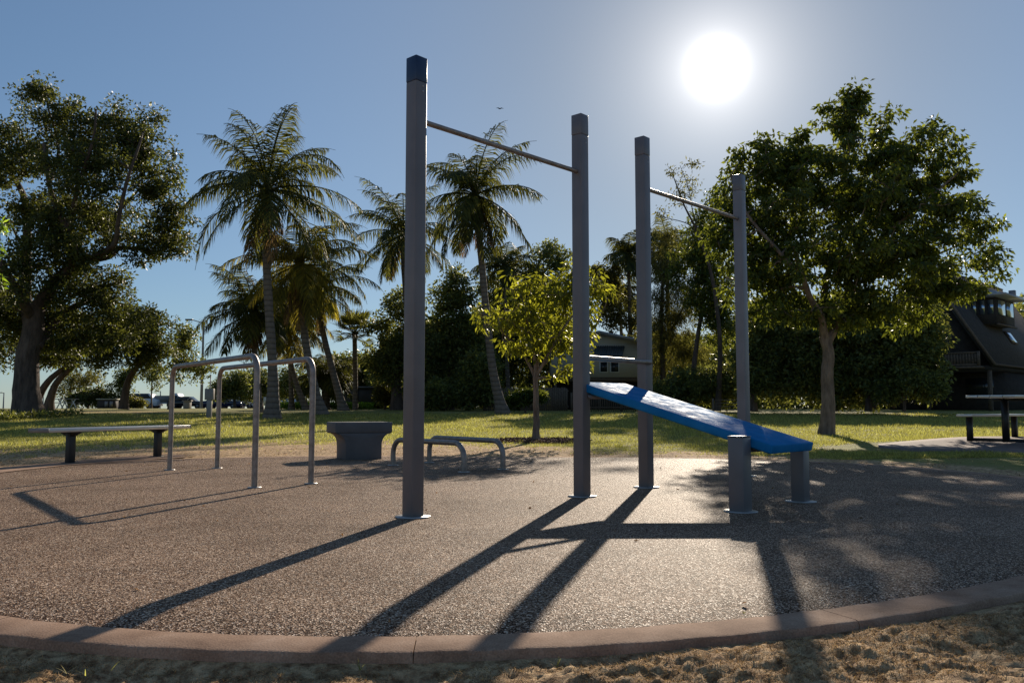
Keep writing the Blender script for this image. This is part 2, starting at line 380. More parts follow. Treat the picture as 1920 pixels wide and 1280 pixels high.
st_ = np.clip((sd-.2)/.4, 0, 1)*np.clip((4.2-sd)/1.5, 0, 1)*np.clip((Y-8)/2, 0, 1)*(X < 3); Z = Z+st_*(1-np.abs(fbm(X*2.6, Y*4.2, 3, 19)*2-.95)*1.5-.5)*.035
mid = np.clip(sd/1.0, 0, 1)*np.clip((Y-4)/2, 0, 1)*np.clip((30-Y)/6, 0, 1); Z = Z+mid*(fbm(X*1.5, Y*1.5, 3, 2)-.47)*.05
lw_ = np.clip((.7-X)/1.0, 0, 1); Z = Z-nearm*.04*lw_*np.clip(1-(sd-.45)/.25, .1, 1)
Z = np.where(sd < .10, -.12, Z)
def dirtmask(x, y):
    s = sdist(x, y); wob = (fbm(x*.6+3, y*.6, 3, 21)-.45)*2.2
    a = np.arctan2(x, y)/math.radians(1)                 # bearing from the seat of the view, degrees
    wd = np.interp(x, [-9, -5, -2, 0, 1.5, 4, 8], [4.4, 4.4, 4.2, 3.0, 1.4, 1.0, .7])
    back = np.clip(1.15-(s-wob*.5)/wd*.6, 0, 1)
    front = np.clip((6.5-y)/1.0, 0, 1)
    far = .42*np.exp(-((y-40-wob*3)/4)**2)*(x < -14)
    return np.clip(np.maximum(np.maximum(back, front), far), 0, 1)
D = dirtmask(X, Y)
ny, nx = X.shape; ii = np.arange(ny*nx).reshape(ny, nx)
Fq = np.stack([ii[:-1, :-1], ii[:-1, 1:], ii[1:, 1:], ii[1:, :-1]], -1).reshape(-1, 4)
gr_o = mesh_np('ground', np.stack([X, Y, Z], -1), Fq, None, M['ground'], smooth=True); tag(gr_o, kind='structure')
at = gr_o.data.attributes.new('dirt', 'FLOAT', 'POINT'); at.data.foreach_set('value', D.ravel().astype(np.float32))
sea = MB().add([(-4000, 137, -.2), (4000, 137, -.2), (4000, 5500, -.2), (-4000, 5500, -.2)], [(0, 1, 2, 3)]).build('sea', M['sea']); tag(sea, kind='structure')
xr = np.linspace(-95, 15, 23); V = []
for x in xr: V += [(x, 92, float(T(x, 92))+.02), (x, 112, float(T(x, 112))+.02)]
q = [(2*i, 2*i+2, 2*i+3, 2*i+1) for i in range(len(xr)-1)]
# make the road drape: more rows
V = []; q = []; rows = np.linspace(90, 114, 13)
for x in xr:
    for y in rows: V.append((x, y, float(T(x, y))+.03))
for i in range(len(xr)-1):
    for j in range(len(rows)-1): a = i*len(rows)+j; q.append((a, a+len(rows), a+len(rows)+1, a+1))
tag(MB().add(V, q).build('road', M['asph']), kind='structure')
# pad
n = len(OUT); fr = [(.0, 0), (.25, 0), (.5, 0), (.72, 0), (.84, 0)]
V = [np.r_[PC, 0]]; rings = []
for f_, z in fr[1:]: rings.append(np.c_[PC+(OUT-PC)*f_, np.full(n, z)])
for d, z in ((.34, 0), (.26, -.002), (.18, -.008), (.09, -.018), (.03, -.028), (.004, -.036)): rings.append(np.c_[OUT-NRM*d, z*np.clip((7-OUT[:, 1])/3, .06, 1)])
V = np.r_[[np.r_[PC, 0]], np.concatenate(rings)]
q = []; t = [(0, 1+i, 1+(i+1) % n) for i in range(n)]
for k in range(len(rings)-1):
    for i in range(n): j = (i+1) % n; q.append((1+k*n+i, 1+(k+1)*n+i, 1+(k+1)*n+j, 1+k*n+j))
pad = mesh_np('rubber_surface', V, q, t, M['rubber'], smooth=True); tag(pad, kind='structure')
# kerb with joints
step = PERIM/n; V = []; prof = [(.000, -.06), (.000, -.006), (.004, 0), (.158, .0), (.167, -.003), (.173, -.012), (.175, -.16)]
rows = []; J = 21
for i in range(n):
    rows.append((i, 0, 0))
    if i % J in (9,): rows += [(i, .30, 0), (i, .32, 1), (i, .34, 1), (i, .36, 0)]
for (i, fct, low) in rows:
    j = (i+1) % n; p = OUT[i]*(1-fct)+OUT[j]*fct; nn = NRM[i]*(1-fct)+NRM[j]*fct
    wob = .0015*math.sin(i*1.7)
    for d, z in prof: V.append((*(p+nn*(d-(.004 if low and d > .1 else 0))), z-(.012 if low and z > -.05 else 0)+wob))
k = len(prof); m_ = len(rows); q = []
for a in range(m_):
    b_ = (a+1) % m_
    for c_ in range(k-1): q.append((a*k+c_, a*k+c_+1, b_*k+c_+1, b_*k+c_))
kb = mesh_np('kerb', V, q, None, M['kerb'], smooth=True); kb.data.set_sharp_from_angle(angle=R(35)); tag(kb, kind='structure')
def sheet(name, pts, mat, th=.012, sub=1):
    pts = np.array(pts); mb = MB(); nn = len(pts)
    V = np.r_[pts, pts-[0, 0, .12]]; c_ = pts.mean(0); V = np.r_[V, [c_]]
    mb.add(V, [(i, (i+1) % nn, nn+(i+1) % nn, nn+i) for i in range(nn)], [((i+1) % nn, i, 2*nn) for i in range(nn)])
    return mb.build(name, mat)
ap = [G(*q_) for q_ in [(-60,893),(0,886.5),(125,872.5),(250,863.5),(340,858),(400,852),(330,851.5),(230,856),(120,866),(0,876.5),(-60,882)]]
mb = MB(); ap = np.array(ap); ap[:, 2] = .006
mb.add(ap, [(0, 1, 9, 10), (1, 2, 8, 9), (2, 3, 7, 8), (3, 4, 6, 7)], [(4, 5, 6)])
o = mb.build('paving', M['kerb']); tag(o, kind='structure')
# path under the picnic table, draped
pp = [(5.8, 13.6, 14.4), (6.8, 13.2, 15.2), (8.0, 12.6, 15.7), (10, 12.3, 16.0), (13, 12.3, 16.2), (18, 12.6, 15.6)]
V = []; q = []
xx = np.linspace(6.0, 18, 40)
for i, x in enumerate(xx):
    y0 = np.interp(x, [a[0] for a in pp], [a[1] for a in pp]); y1 = np.interp(x, [a[0] for a in pp], [a[2] for a in pp])
    if i == 0: y0 = y1 = (y0+y1)/2
    V.append((x, y0-.004, float(T(x, y0))-.15))
    for j in range(7):
        y = y0+(y1-y0)*j/6; V.append((x, y, float(T(x, y))+.03+.012*math.sin(x*1.3+y)))
    V.append((x, y1+.004, float(T(x, y1))-.15))
for i in range(len(xx)-1):
    for j in range(8): a = i*9+j; q.append((a, a+9, a+10, a+1))
tag(MB().add(V, q).build('path', M['conc']), kind='structure')
# ------------------------------------------------------------------ grass, straw, litter
rng = np.random.default_rng(5)
def norm(v): return v/(np.linalg.norm(v, axis=-1, keepdims=True)+1e-9)
def blades(px, py, pz, h, wd, lean, rng):
    n = len(px); a = rng.uniform(0, 2*math.pi, n); s = np.c_[np.cos(a), np.sin(a), np.zeros(n)]
    b_ = rng.uniform(0, 2*math.pi, n); l = np.c_[np.cos(b_), np.sin(b_), np.zeros(n)]*(lean*rng.uniform(.2, 1, n)*h)[:, None]
    wd = np.broadcast_to(np.asarray(wd, float), (n,))[:, None]; B = np.c_[px, py, pz]; tp = B+l; tp[:, 2] += h
    V = np.stack([B-s*wd/2, B+s*wd/2, tp], 1).reshape(-1, 3)
    return V, np.arange(n*3).reshape(-1, 3)
n = 330000
gy = 12.0+(rng.uniform(0, 1, n)**1.7)*24; gx = rng.uniform(-.68, .68, n)*gy
m1 = fbm(gx*.9, gy*.9, 3, 4); dm = dirtmask(gx, gy)+fbm(gx*9, gy*9, 3, 31)-.45
keep = (sdist(gx, gy) > .17) & (dm < rng.uniform(.35, .75, n)) & ~((gx > 5) & (gy < np.interp(gx, [5, 6.2, 8, 10, 13], [14.5, 15.3, 15.7, 16, 16.2])) & (gy > np.interp(gx, [5, 6.2, 8, 10, 13], [13.9, 13, 12.6, 12.3, 12.3]))) & (np.hypot(gx-.55, gy-17) > .75)
gx, gy = gx[keep], gy[keep]
n = len(gx); hh = rng.uniform(.02, .05, n)*(1+.9*(fbm(gx*2.2, gy*2.2, 3, 8) > .56))*(gy/16)**.5
gz = T(gx, gy)+np.clip(sdist(gx, gy), 0, 1)*np.clip((30-gy)/6, 0, 1)*(fbm(gx*1.5, gy*1.5, 3, 2)-.47)*.05-.006
V, Ft = blades(gx, gy, gz, hh, .011*(gy/15), 1.0, rng)
tag(mesh_np('grass', V, None, Ft, M['grass']), 'short green and straw coloured lawn grass behind the rubber pad', 'grass', kind='stuff')
# straw thatch on the near sand
n = 190000
sx_ = rng.uniform(-1.9, 2.3, n); sy_ = rng.uniform(2.1, 3.7, n); s_ = sdist(sx_, sy_)
k_ = (s_ > .21) & (fbm(sx_*7, sy_*7, 3, 41) > .33)
sx_, sy_ = sx_[k_], sy_[k_]
from bisect import bisect
def gz_at(x, y):
    i = np.clip(np.searchsorted(xs, x)-1, 0, len(xs)-2); j = np.clip(np.searchsorted(ys, y)-1, 0, len(ys)-2)
    fx = (x-xs[i])/(xs[i+1]-xs[i]); fy = (y-ys[j])/(ys[j+1]-ys[j])
    return (Z[j, i]*(1-fx)+Z[j, i+1]*fx)*(1-fy)+(Z[j+1, i]*(1-fx)+Z[j+1, i+1]*fx)*fy
V, Ft = blades(sx_, sy_, gz_at(sx_, sy_)-.001, rng.uniform(.002, .011, len(sx_)), .003, 3.0, rng)
tag(mesh_np('straw', V, None, Ft, M['straw']), 'dry straw thatch lying over the sandy soil beside the kerb', 'straw', kind='stuff')
# back strip straw/dry tufts
n = 30000
bx_ = rng.uniform(-9, 9, n); by_ = rng.uniform(9, 15, n); s_ = sdist(bx_, by_); k_ = (s_ > .2) & (s_ < 3.4) & (fbm(bx_*3, by_*5, 3, 51) > .47)
bx_, by_ = bx_[k_], by_[k_]
V, Ft = blades(bx_, by_, gz_at(bx_, by_)-.002, rng.uniform(.006, .028, len(bx_)), .012, 1.6, rng)
tag(mesh_np('straw', V, None, Ft, M['straw']), 'clumpy dry thatch on the bare strip behind the rubber pad', 'straw', kind='stuff')
# sprouts by the near kerb
V = []; q = []
def sprout(c_, nb, h):
    global V, q
    for _ in range(nb):
        a = rng.uniform(0, 6.28); l = rng.uniform(.4, 1.1); d = np.array([math.cos(a)*l, math.sin(a)*l, 1]); s = np.array([-math.sin(a), math.cos(a), 0])*.0016
        pts = [c_+d*h*t_+np.array([0, 0, -.35*h*t_*t_])*l for t_ in (0, .4, .75, 1)]
        b0 = len(V)
        for k, p in enumerate(pts): V += [p-s*(1-k/3.3), p+s*(1-k/3.3)]
        for k in range(3): q.append((b0+2*k, b0+2*k+1, b0+2*k+3, b0+2*k+2))
for (px, py, nb, h) in [(125,1262,3,.03),(208,1256,3,.032),(160,1266,2,.03),(505,1240,2,.03),(675,1256,5,.035),(870,1236,3,.02),(845,1238,2,.02),(1045,1248,4,.03),(1065,1262,4,.025),(1240,1225,9,.025),(1365,1213,3,.03),(1625,1190,4,.035),(1590,1235,4,.02),(1740,1165,5,.03),(1395,1150,8,.012),(1785,1168,4,.03)]:
    p = G(px, py, -.04)
    if py < 1200 and px < 1500: p = G(px, py, -.01)
    sprout(p, nb, h)
tag(MB().add(np.array(V), q).build('grass_sprout', M['grass']), 'sparse green grass sprouts beside the near kerb', 'grass', kind='stuff')
# ------------------------------------------------------------------ leaves
def leafcloud(C, Dv, L, Wd, rng, curl=.15):
    n = len(C); Dv = norm(Dv); r = norm(rng.normal(size=(n, 3))); s = norm(np.cross(Dv, r)); up = np.cross(s, Dv)
    L = L[:, None]; Wd = Wd[:, None]
    a = C; m_ = C+Dv*L*.48; t_ = C+Dv*L-up*L*curl
    V = np.stack([a, m_+s*Wd/2+up*Wd*.12, t_, m_-s*Wd/2+up*Wd*.12], 1).reshape(-1, 3)
    return V, np.arange(4*n).reshape(-1, 4)
def litter():
    n = 150; V = []; lx = []; ly = []; lz = []
    while len(lx) < n:
        x = rng.uniform(-5, 5); y = rng.uniform(2.4, 13); s = sdist(x, y)
        if s < -.05: lx.append(x); ly.append(y); lz.append(.004)
        elif .02 < s < .13 and rng.random() < .5: lx.append(x); ly.append(y); lz.append(.004)
    C = np.c_[lx, ly, lz]; D_ = np.c_[rng.normal(size=(n, 2)), rng.uniform(0, .12, n)]
    return leafcloud(C, D_, rng.uniform(.012, .04, n), rng.uniform(.006, .018, n), rng, -.2)
n_ = 1400; lx_ = rng.normal(-3.3, 1.3, n_); ly_ = rng.uniform(9.8, 12.6, n_); kk_ = (sdist(lx_, ly_) < -.03) & (fbm(lx_*2, ly_*2, 3, 61) > .47)
V, Ft = blades(lx_[kk_], ly_[kk_], np.full(kk_.sum(), .003), rng.uniform(.002, .008, kk_.sum()), .012, 3.5, rng)
tag(mesh_np('straw', V, None, Ft, M['straw']), 'loose straw bits blown onto the back left of the rubber pad', 'straw', kind='stuff')
V, q = litter(); tag(mesh_np('leaf_litter', V, q, None, M['litter']), 'small dry fallen leaves scattered over the rubber pad and kerb', 'leaf litter', kind='stuff')
# mulch ring under the young tree
n = 5000; a = rng.uniform(0, 6.28, n); r_ = rng.uniform(.1, 1.0, n)**.7*.85
C = np.c_[.55+np.cos(a)*r_*1.2, 16.9+np.sin(a)*r_, np.zeros(n)]; C[:, 2] = T(C[:, 0], C[:, 1])+rng.uniform(0, .05, n)
V, q = leafcloud(C, np.c_[rng.normal(size=(n, 2)), rng.uniform(-.2, .5, n)], rng.uniform(.03, .07, n), rng.uniform(.015, .03, n), rng)
m_mul = leafmat('bark_chip', (.05, .03, .025), (.16, .10, .08), (.08, .05, .04), .1, .8, .2)
tag(mesh_np('mulch', V, q, None, m_mul), 'dark bark mulch heaped round the young yellow green tree', 'mulch', kind='stuff')
# ------------------------------------------------------------------ trees
def make_tree(name, label, cat, Y0, limbs, env, ncl, crad, nleaf, ll, lw, leaf, bark='bark', droop=.3, seed=1, dr=.8, group=None, base=None, twig=(.035, .010), shell=.5, grow=(0, 0, 0), aspect=.7):
    rg = np.random.default_rng(seed)
    first = limbs[0][0][0]
    b0 = base if base is not None else P(first[0], first[1], Y0)
    rt = empty(name, (b0[0], b0[1], b0[2]), label, cat, group)
    mb = MB(); nodes = []; k0 = Y0/F
    for pts, r0, r1 in limbs:
        W = np.array([P(p[0], p[1], Y0+(p[2] if len(p) > 2 else 0)) for p in pts])
        t = np.linspace(0, len(W)-1, (len(W)-1)*4+1)
        S = []
        for tt in t:
            i = min(int(tt), len(W)-2); f = tt-i
            p0 = W[max(i-1, 0)]; p1 = W[i]; p2 = W[i+1]; p3 = W[min(i+2, len(W)-1)]
            S.append(.5*((2*p1)+(-p0+p2)*f+(2*p0-5*p1+4*p2-p3)*f*f+(-p0+3*p1-3*p2+p3)*f**3))
        S = np.array(S); u = np.linspace(0, 1, len(S)); rr = r0+(r1-r0)*u
        if pts is limbs[0][0]:
            rr = rr*(1+.5*np.exp(-u*len(W)*2.2)); S[0, 2] -= .15
        S[1:-1] += rg.normal(size=S[1:-1].shape)*rr[1:-1, None]*(.035 if r0 > .12 else .10)
        mb.tube(S, rr, 9 if r0 > .08 else 6)
        st = len(S)//3 if pts is limbs[0][0] and len(limbs) > 1 else 1
        for p_, r_ in zip(S[st:], rr[st:]): nodes.append((p_, r_))
    # cluster centres
    vol = np.array([e[2]*e[3]*e[2] for e in env], float)**.8; pr = vol/vol.sum(); C = []
    for _ in range(ncl):
        e = env[rg.choice(len(env), p=pr)]; v = norm(rg.normal(size=3)); rad = rg.uniform(0, 1)**shell
        v = v*rad; c_ = P(e[0]+v[0]*e[2], e[1]-v[2]*e[3], Y0)
        off = (e[4] if len(e) > 4 else 0); yy = v[1]*e[2]*k0*dr+off
        c_ = c_+np.array([c_[0]/Y0*yy, yy, 0]); C.append(c_)
    C = np.array(C)
    C[:, 2] = np.maximum(C[:, 2], T(C[:, 0], C[:, 1])+crad*.4)
    NP = np.array([p for p, _ in nodes]); d0 = np.min(np.linalg.norm(C[:, None]-NP[None], axis=2), axis=1)
    order = np.argsort(d0); LV = []; 
    nodes_p = list(NP); nodes_r = [r for _, r in nodes]
    for i in order:
        A = np.array(nodes_p); d = np.linalg.norm(A-C[i], axis=1)+np.maximum(0, A[:, 2]-C[i][2])*.6
        j = int(np.argmin(d)); a = A[j]; c_ = C[i]
        if d[j] > 1e-3:
            m_ = (a+c_)/2+rg.normal(size=3)*d[j]*.08+np.array([0, 0, d[j]*.08]); r0 = min(nodes_r[j]*.75, twig[0]+.012*np.linalg.norm(c_-a)); r1 = twig[1]
            mb.tube([a, m_, c_], [r0, (r0+r1)/2, r1], 5, False)
            nodes_p += [m_, c_]; nodes_r += [(r0+r1)/2, max(r1*1.6, .014)]
    n = ncl*nleaf; ci = np.repeat(np.arange(ncl), nleaf); cr = crad*rg.uniform(.6, 1.35, ncl)[ci]
    v = rg.normal(size=(n, 3)); v = norm(v)*(rg.uniform(0, 1, n)**.5)[:, None]; v[:, 2] *= aspect
    LC = C[ci]+v*cr[:, None]
    Dv = norm(v)*.9+rg.normal(size=(n, 3))*.6; Dv[:, 2] -= droop*1.2
    V, q = leafcloud(LC, Dv, ll*rg.uniform(.6, 1.25, n), lw*rg.uniform(.7, 1.2, n), rg)
    tr_ = mb.build('trunk', M[bark], rt, smooth=True)
    cr_ = mesh_np('crown', V, q, None, M[leaf], rt)
    return rt
# big tree at the left
LT = TG(55, 781); YL = LT[1]
make_tree('broadleaf_tree', 'huge spreading broadleaf tree with thick dark trunk at the left edge', 'tree', YL,
 [([(54,783), (50,730), (52,680), (62,620), (66,575)], .52, .36),
  ([(66,585), (92,545), (120,515), (148,497), (163,488)], .30, .2),
  ([(120,515,-.5), (138,480,-.7), (140,455,-1), (128,430,-1.3), (110,400,-1.5), (92,345,-1.5), (82,270,-1.2)], .22, .06),
  ([(163,488), (205,480,.5), (222,465,1), (258,467,1.5), (300,474,2)], .16, .05),
  ([(160,490), (190,475,-1), (216,455,-1.5), (222,412,-2), (238,340,-2.2), (265,260,-2)], .15, .04),
  ([(145,470), (150,442,1), (200,415,1.6), (228,390,2), (270,345,2.4)], .15, .04),
  ([(60,620), (48,560,1), (50,480,1.5), (48,380,2), (20,325,2), (-10,290,2)], .28, .05),
  ([(60,600), (30,540,-1.5), (-10,480,-2), (-60,440,-2)], .2, .05),
  ([(100,530), (88,503,1.5), (60,495,2), (20,420,2.5)], .12, .04),
  ([(70,650,0), (105,600,1), (150,570,1.5), (200,560,2), (240,580,2.5)], .2, .05),
  ([(128,430,-1.3), (150,340,-2), (175,260,-2.5), (180,205,-2.5)], .10, .03),
  ([(92,345,-1.5), (110,280,0), (90,200,0), (85,165,0)], .08, .02)],
 [(85,250,75,90), (180,270,70,75), (265,275,75,80), (20,290,75,85), (60,400,80,70), (290,360,60,70), (200,390,90,50,2), (320,420,50,50), (-60,330,80,120), (150,350,90,70,-2), (20,520,80,60,-1.5), (-50,560,80,80), (300,440,70,30,1), (190,540,70,45,1), (110,590,80,45,2), (220,600,60,50,2), (60,180,35,35), (90,165,25,20), (150,620,80,45,1), (40,610,80,60,1.5), (0,560,70,70,2), (90,660,60,30,3), (120,460,110,90,-1), (200,570,70,40), (120,540,80,55), (255,610,50,40), (290,470,60,25), (120,215,50,45), (215,220,40,35)],
 1250, .44, 72, .16, .08, 'leafL', 'bark', .25, 11, dr=.75, shell=.6)
# bright foliage poking in at the far left
make_tree('broadleaf_tree', 'bright yellow green leafy branch reaching in at the far left edge', 'tree', 16.0,
 [([(-330,830), (-320,650), (-280,520), (-150,470)], .14, .06), ([(-150,470), (-60,450), (0,450)], .05, .015)],
 [(-80,470,105,75), (-120,500,110,90), (5,470,24,45), (-20,430,30,25)], 60, .28, 60, .15, .045, 'leafB', 'barkp', .9, 12, dr=.6, base=np.array([(-330-960)/F*16, 16, float(T(-12.9, 16))]))
YR = TG(1550, 815)[1]
# large right-hand tree
make_tree('broadleaf_tree', 'large bushy tree with drooping leaves and forked pale trunk right of the exercise frame', 'tree', YR,
 [([(1549,818), (1553,760), (1551,700), (1553,660), (1545,630)], .16, .12),
  ([(1548,640), (1538,590,-.2), (1520,560,-.5), (1505,520,-.8), (1490,470,-1)], .09, .05),
  ([(1550,650), (1572,600,.2), (1585,560,.4), (1600,500,.5), (1620,420,.5), (1640,330,.5)], .10, .04),
  ([(1545,630), (1543,560,.4), (1560,480,.6), (1575,380,.6), (1590,280,.5), (1592,190,.3)], .10, .025),
  ([(1600,500,.5), (1660,440,0), (1720,390,-.3), (1790,330,-.4)], .05, .02),
  ([(1590,540,.4), (1660,510,.8), (1750,480,1), (1840,440,1)], .05, .02),
  ([(1505,520,-.8), (1450,460,-.8), (1400,400,-.6), (1370,330,-.4)], .05, .02),
  ([(1538,590,-.2), (1480,570,.4), (1420,540,.8), (1360,520,1)], .05, .02)],
 [(1590,240,75,65), (1595,190,40,45), (1700,290,100,75), (1480,300,100,75), (1430,290,38,45), (1600,380,200,120), (1440,420,110,100), (1760,380,90,90), (1740,480,130,70), (1600,500,190,80), (1430,530,90,80), (1520,590,120,35), (1830,440,55,40), (1820,300,22,30), (1850,405,35,30), (1660,580,120,40), (1780,540,90,40), (1860,480,35,35), (1400,330,50,50), (1368,375,42,55), (1350,455,38,55), (1365,400,35,70), (1355,520,40,60), (1735,230,25,25), (1660,210,30,25), (1870,430,18,40), (1890,500,15,25)],
 760, .27, 66, .145, .066, 'leafR', 'barkp', .75, 21, dr=.75, shell=.6)
# young yellow tree
YY = TG(1005, 828)[1]
make_tree('young_tree', 'small young tree with glowing yellow green leaves and straight trunk in mulch', 'tree', YY,
 [([(1005,829), (1006,780), (1005,735), (1004,705)], .075, .055),
  ([(1004,710), (985,670,.2), (950,630,.3), (915,600,.3)], .035, .012), ([(1004,705), (1000,650), (985,590), (975,530)], .04, .012),
  ([(1004,710), (1030,660,-.2), (1060,610,-.3), (1100,560,-.3)], .035, .012), ([(1004,708), (1015,640,.3), (1030,560,.4), (1050,510,.4)], .035, .012),
  ([(1010,690), (1060,650,.3), (1110,620,.5), (1140,560,.5)], .028, .01)],
 [(1000,590,95,65), (1060,570,80,75), (990,545,60,45), (1060,520,60,35), (930,600,40,30), (1110,560,45,55), (1040,640,80,40), (970,650,50,35), (1130,530,25,35), (930,700,22,12), (1060,690,45,25)],
 190, .22, 22, .14, .052, 'leafY', 'barkp', .8, 31, dr=.9, shell=.6)
# -- palms
def frondset(mbR, leafV, org, n, L, rg, e_hi=82, e_lo=-38, ll=.75, lw=.05, droop=70, nl=46, spec=None, tri=1.0):
    az0 = rg.uniform(0, 6.28)
    for i in range(n):
        if spec and i < len(spec): az, el, l = spec[i]; az = R(az); el = R(el); l = L*l
        else:
            az = az0+i*2.39996+rg.uniform(-.5, .5); u = (i+.5)/n
            el = R(e_hi+(e_lo-e_hi)*u**1.2+rg.uniform(-11, 9)); l = L*rg.uniform(.68, 1.1)*(1-.18*(u > .9))
        K = 14; pts = [np.array(org, float)]; dr_ = R(droop*rg.uniform(.75, 1.2))*(1 if el > -.2 else .6)
        hd = np.array([math.cos(az), math.sin(az), 0]); tw = rg.uniform(-.25, .25); sd_ = np.array([-math.sin(az), math.cos(az), 0])
        for k in range(K):
            u = (k+.5)/K; e = max(el-dr_*u**1.5, -1.45)
            pts.append(pts[-1]+(hd*math.cos(e)+sd_*tw*u*.6+np.array([0, 0, math.sin(e)]))*l/K)
        pts = np.array(pts)
        mbR.tube(pts, np.linspace(.035, .007, K+1), 4, False)
        s = np.linspace(.13, .995, nl); idx = s*K; i0 = np.minimum(idx.astype(int), K-1); f = (idx-i0)[:, None]
        Q = pts[i0]*(1-f)+pts[i0+1]*f; Tn = norm(pts[i0+1]-pts[i0]); Sd = norm(np.cross(Tn, [0, 0, 1.])+1e-4); Up = np.cross(Sd, Tn)
        prof = (np.sin(np.clip(s*1.08+.02, 0, 1)*math.pi)**.45)*(1-.25*s)
        for sg in (-1, 1):
            d1 = norm(Sd*sg*.75+Tn*(.4+.35*s[:, None])+Up*.12-np.array([0, 0, .5])+rg.normal(size=Q.shape)*.13)
            d2 = norm(d1+np.array([0, 0, -1.0])*rg.uniform(.7, 1.9, (nl, 1)))
            L_ = (ll*prof*rg.uniform(.85, 1.1, nl))[:, None]
            wv_ = norm(np.cross(d1, Up+rg.normal(size=Q.shape)*.35))*lw/2
            a = Q; b_ = Q+d1*L_*.5; c_ = b_+d2*L_*.5
            V = np.stack([a-wv_*.6, a+wv_*.6, b_-wv_, b_+wv_, c_], 1)
            leafV.append(V)
def palm(label, trunk_px, Y0, r0, r1, L, n, seed, mat='frond', ll=1.15, lw=.042, flare=.6, e_lo=-42, droop=88, dY=0, group='coconut palms on the lawn', name='coconut_palm', nl=60, spec=None, e_hi=80):
    rg = np.random.default_rng(seed)
    W = [P(px, py, Y0+dY*i/(len(trunk_px)-1)) for i, (px, py) in enumerate(trunk_px)]
    W[0][2] = T(W[0][0], W[0][1]); W = np.array(W)
    rt = empty(name, W[0], label, 'palm tree', group)
    t = np.linspace(0, len(W)-1, 26); S = []
    for tt in t:
        i = min(int(tt), len(W)-2); f = tt-i
        p0 = W[max(i-1, 0)]; p1 = W[i]; p2 = W[i+1]; p3 = W[min(i+2, len(W)-1)]
        S.append(.5*((2*p1)+(-p0+p2)*f+(2*p0-5*p1+4*p2-p3)*f*f+(-p0+3*p1-3*p2+p3)*f**3))
    S = np.array(S); u = np.linspace(0, 1, 26); rr = (r0*.68+(r1-r0*.68)*u)*(1+flare*1.25*np.exp(-u*11))*(1+.03*rg.normal(size=26)); S[0, 2] -= .1
    MB().tube(S, rr, 12).build('trunk', M['palmbark'], rt, smooth=True)
    org = S[-1]; mb = MB(); lv = []
    mb.tube([org-[0, 0, .5], org-[0, 0, .15], org+[0, 0, .3], org+[0, 0, .7]], [r1, r1*1.6, r1*1.35, .04], 8)
    for _ in range(7):
        v = norm(rg.normal(size=3)); v[2] = -abs(v[2])*.5
        if L > 2: mb.ball(org+v*.27+[0, 0, -.1], (.11, .11, .14), 8, 6)
    frondset(mb, lv, org+[0, 0, .1], n, L, rg, e_lo=e_lo, ll=ll, lw=lw, droop=droop, nl=nl, spec=spec, e_hi=e_hi)
    if L > 2.7:
        for k in range(int(rg.integers(2, 5))):
            dm_ = MB(); dv = []; frondset(dm_, dv, org-[0, 0, .1], 1, L*rg.uniform(.55, .8), rg, e_hi=-55, e_lo=-62, ll=ll*.7, lw=lw, droop=60, nl=34)
            V_ = np.concatenate([v.reshape(-1, 3) for v in dv]); nb_ = len(V_)//5; b_ = np.arange(nb_)*5; nv = dm_.n
            dm_.add(V_, np.c_[b_, b_+1, b_+3, b_+2], np.c_[b_+2, b_+3, b_+4]); dm_.build('dead_frond', M['deadfrond'], rt)
    V = np.concatenate([v.reshape(-1, 3) for v in lv]); nb = len(V)//5; b = np.arange(nb)*5
    q = np.c_[b, b+1, b+3, b+2]; tt = np.c_[b+2, b+3, b+4]
    cr = mesh_np('crown', V, q, tt, M[mat], rt)
    mb.build('frond_stem', M[mat], cr, smooth=True)
    return rt
Y1 = TG(510, 786)[1]
palm('tallest coconut palm with a thick straight trunk and flared base, behind the parallel bars', [(510,786), (512,720), (509,650), (503,560), (499,460), (501,360)], Y1, .29, .13, 4.2, 32, 41, flare=.9)
Y2 = TG(603, 777)[1]
palm('coconut palm with a curved trunk and golden hanging fronds, just right of the tallest palm', [(603,777), (588,720), (573,640), (566,560), (563,500)], Y2, .27, .13, 4.0, 30, 42, 'frondY', flare=.9, e_lo=-55)
Y3 = TG(643, 766)[1]
palm('slim coconut palm leaning far left with its base beside the brown block shed', [(644,766), (625,700), (605,620), (593,545)], 44, .28, .13, 4.0, 26, 43, flare=.7, e_lo=-50)
palm('coconut palm with a feathery crown left of the tallest palm trunk', [(487,773), (483,720), (477,650), (474,590)], 39, .22, .12, 3.3, 28, 44, flare=.7, e_lo=-40)
palm('short leaning coconut palm with yellow fronds between the two curved trunks', [(575,765), (556,720), (541,660), (537,612)], 46, .22, .12, 3.2, 26, 45, 'frondY', flare=.7, e_lo=-50)
palm('coconut palm mostly hidden behind the tallest grey post', [(800,768), (768,700), (764,600), (757,500), (756,445)], 44, .24, .13, 4.1, 28, 46, flare=.9, e_lo=-50)
Y7 = TG(940, 776)[1]
palm('coconut palm with a long curving pale trunk seen between the two left posts', [(943,777), (925,700), (913,600), (902,480), (891,370)], Y7, .27, .12, 4.0, 30, 47, flare=.9, e_lo=-62)
palm('palm whose yellowed hanging fronds show low between the leaning palm trunks', [(547,764), (545,700), (540,640), (530,575)], 50, .2, .12, 2.8, 22, 57, 'frondY', e_lo=-60)
palm('thin tall palm with bristly fronds left of the third post in the far tree line', [(1163,764), (1166,680), (1164,600), (1162,560)], 55, .16, .1, 2.0, 18, 58, group=None, e_lo=-30, name='palm_tree')
palm('arching palm whose crown curls over the tree line between second and third post', [(1190,764), (1183,660), (1180,560), (1178,480)], 50, .18, .1, 2.3, 18, 59, group=None, e_lo=-50, name='palm_tree')
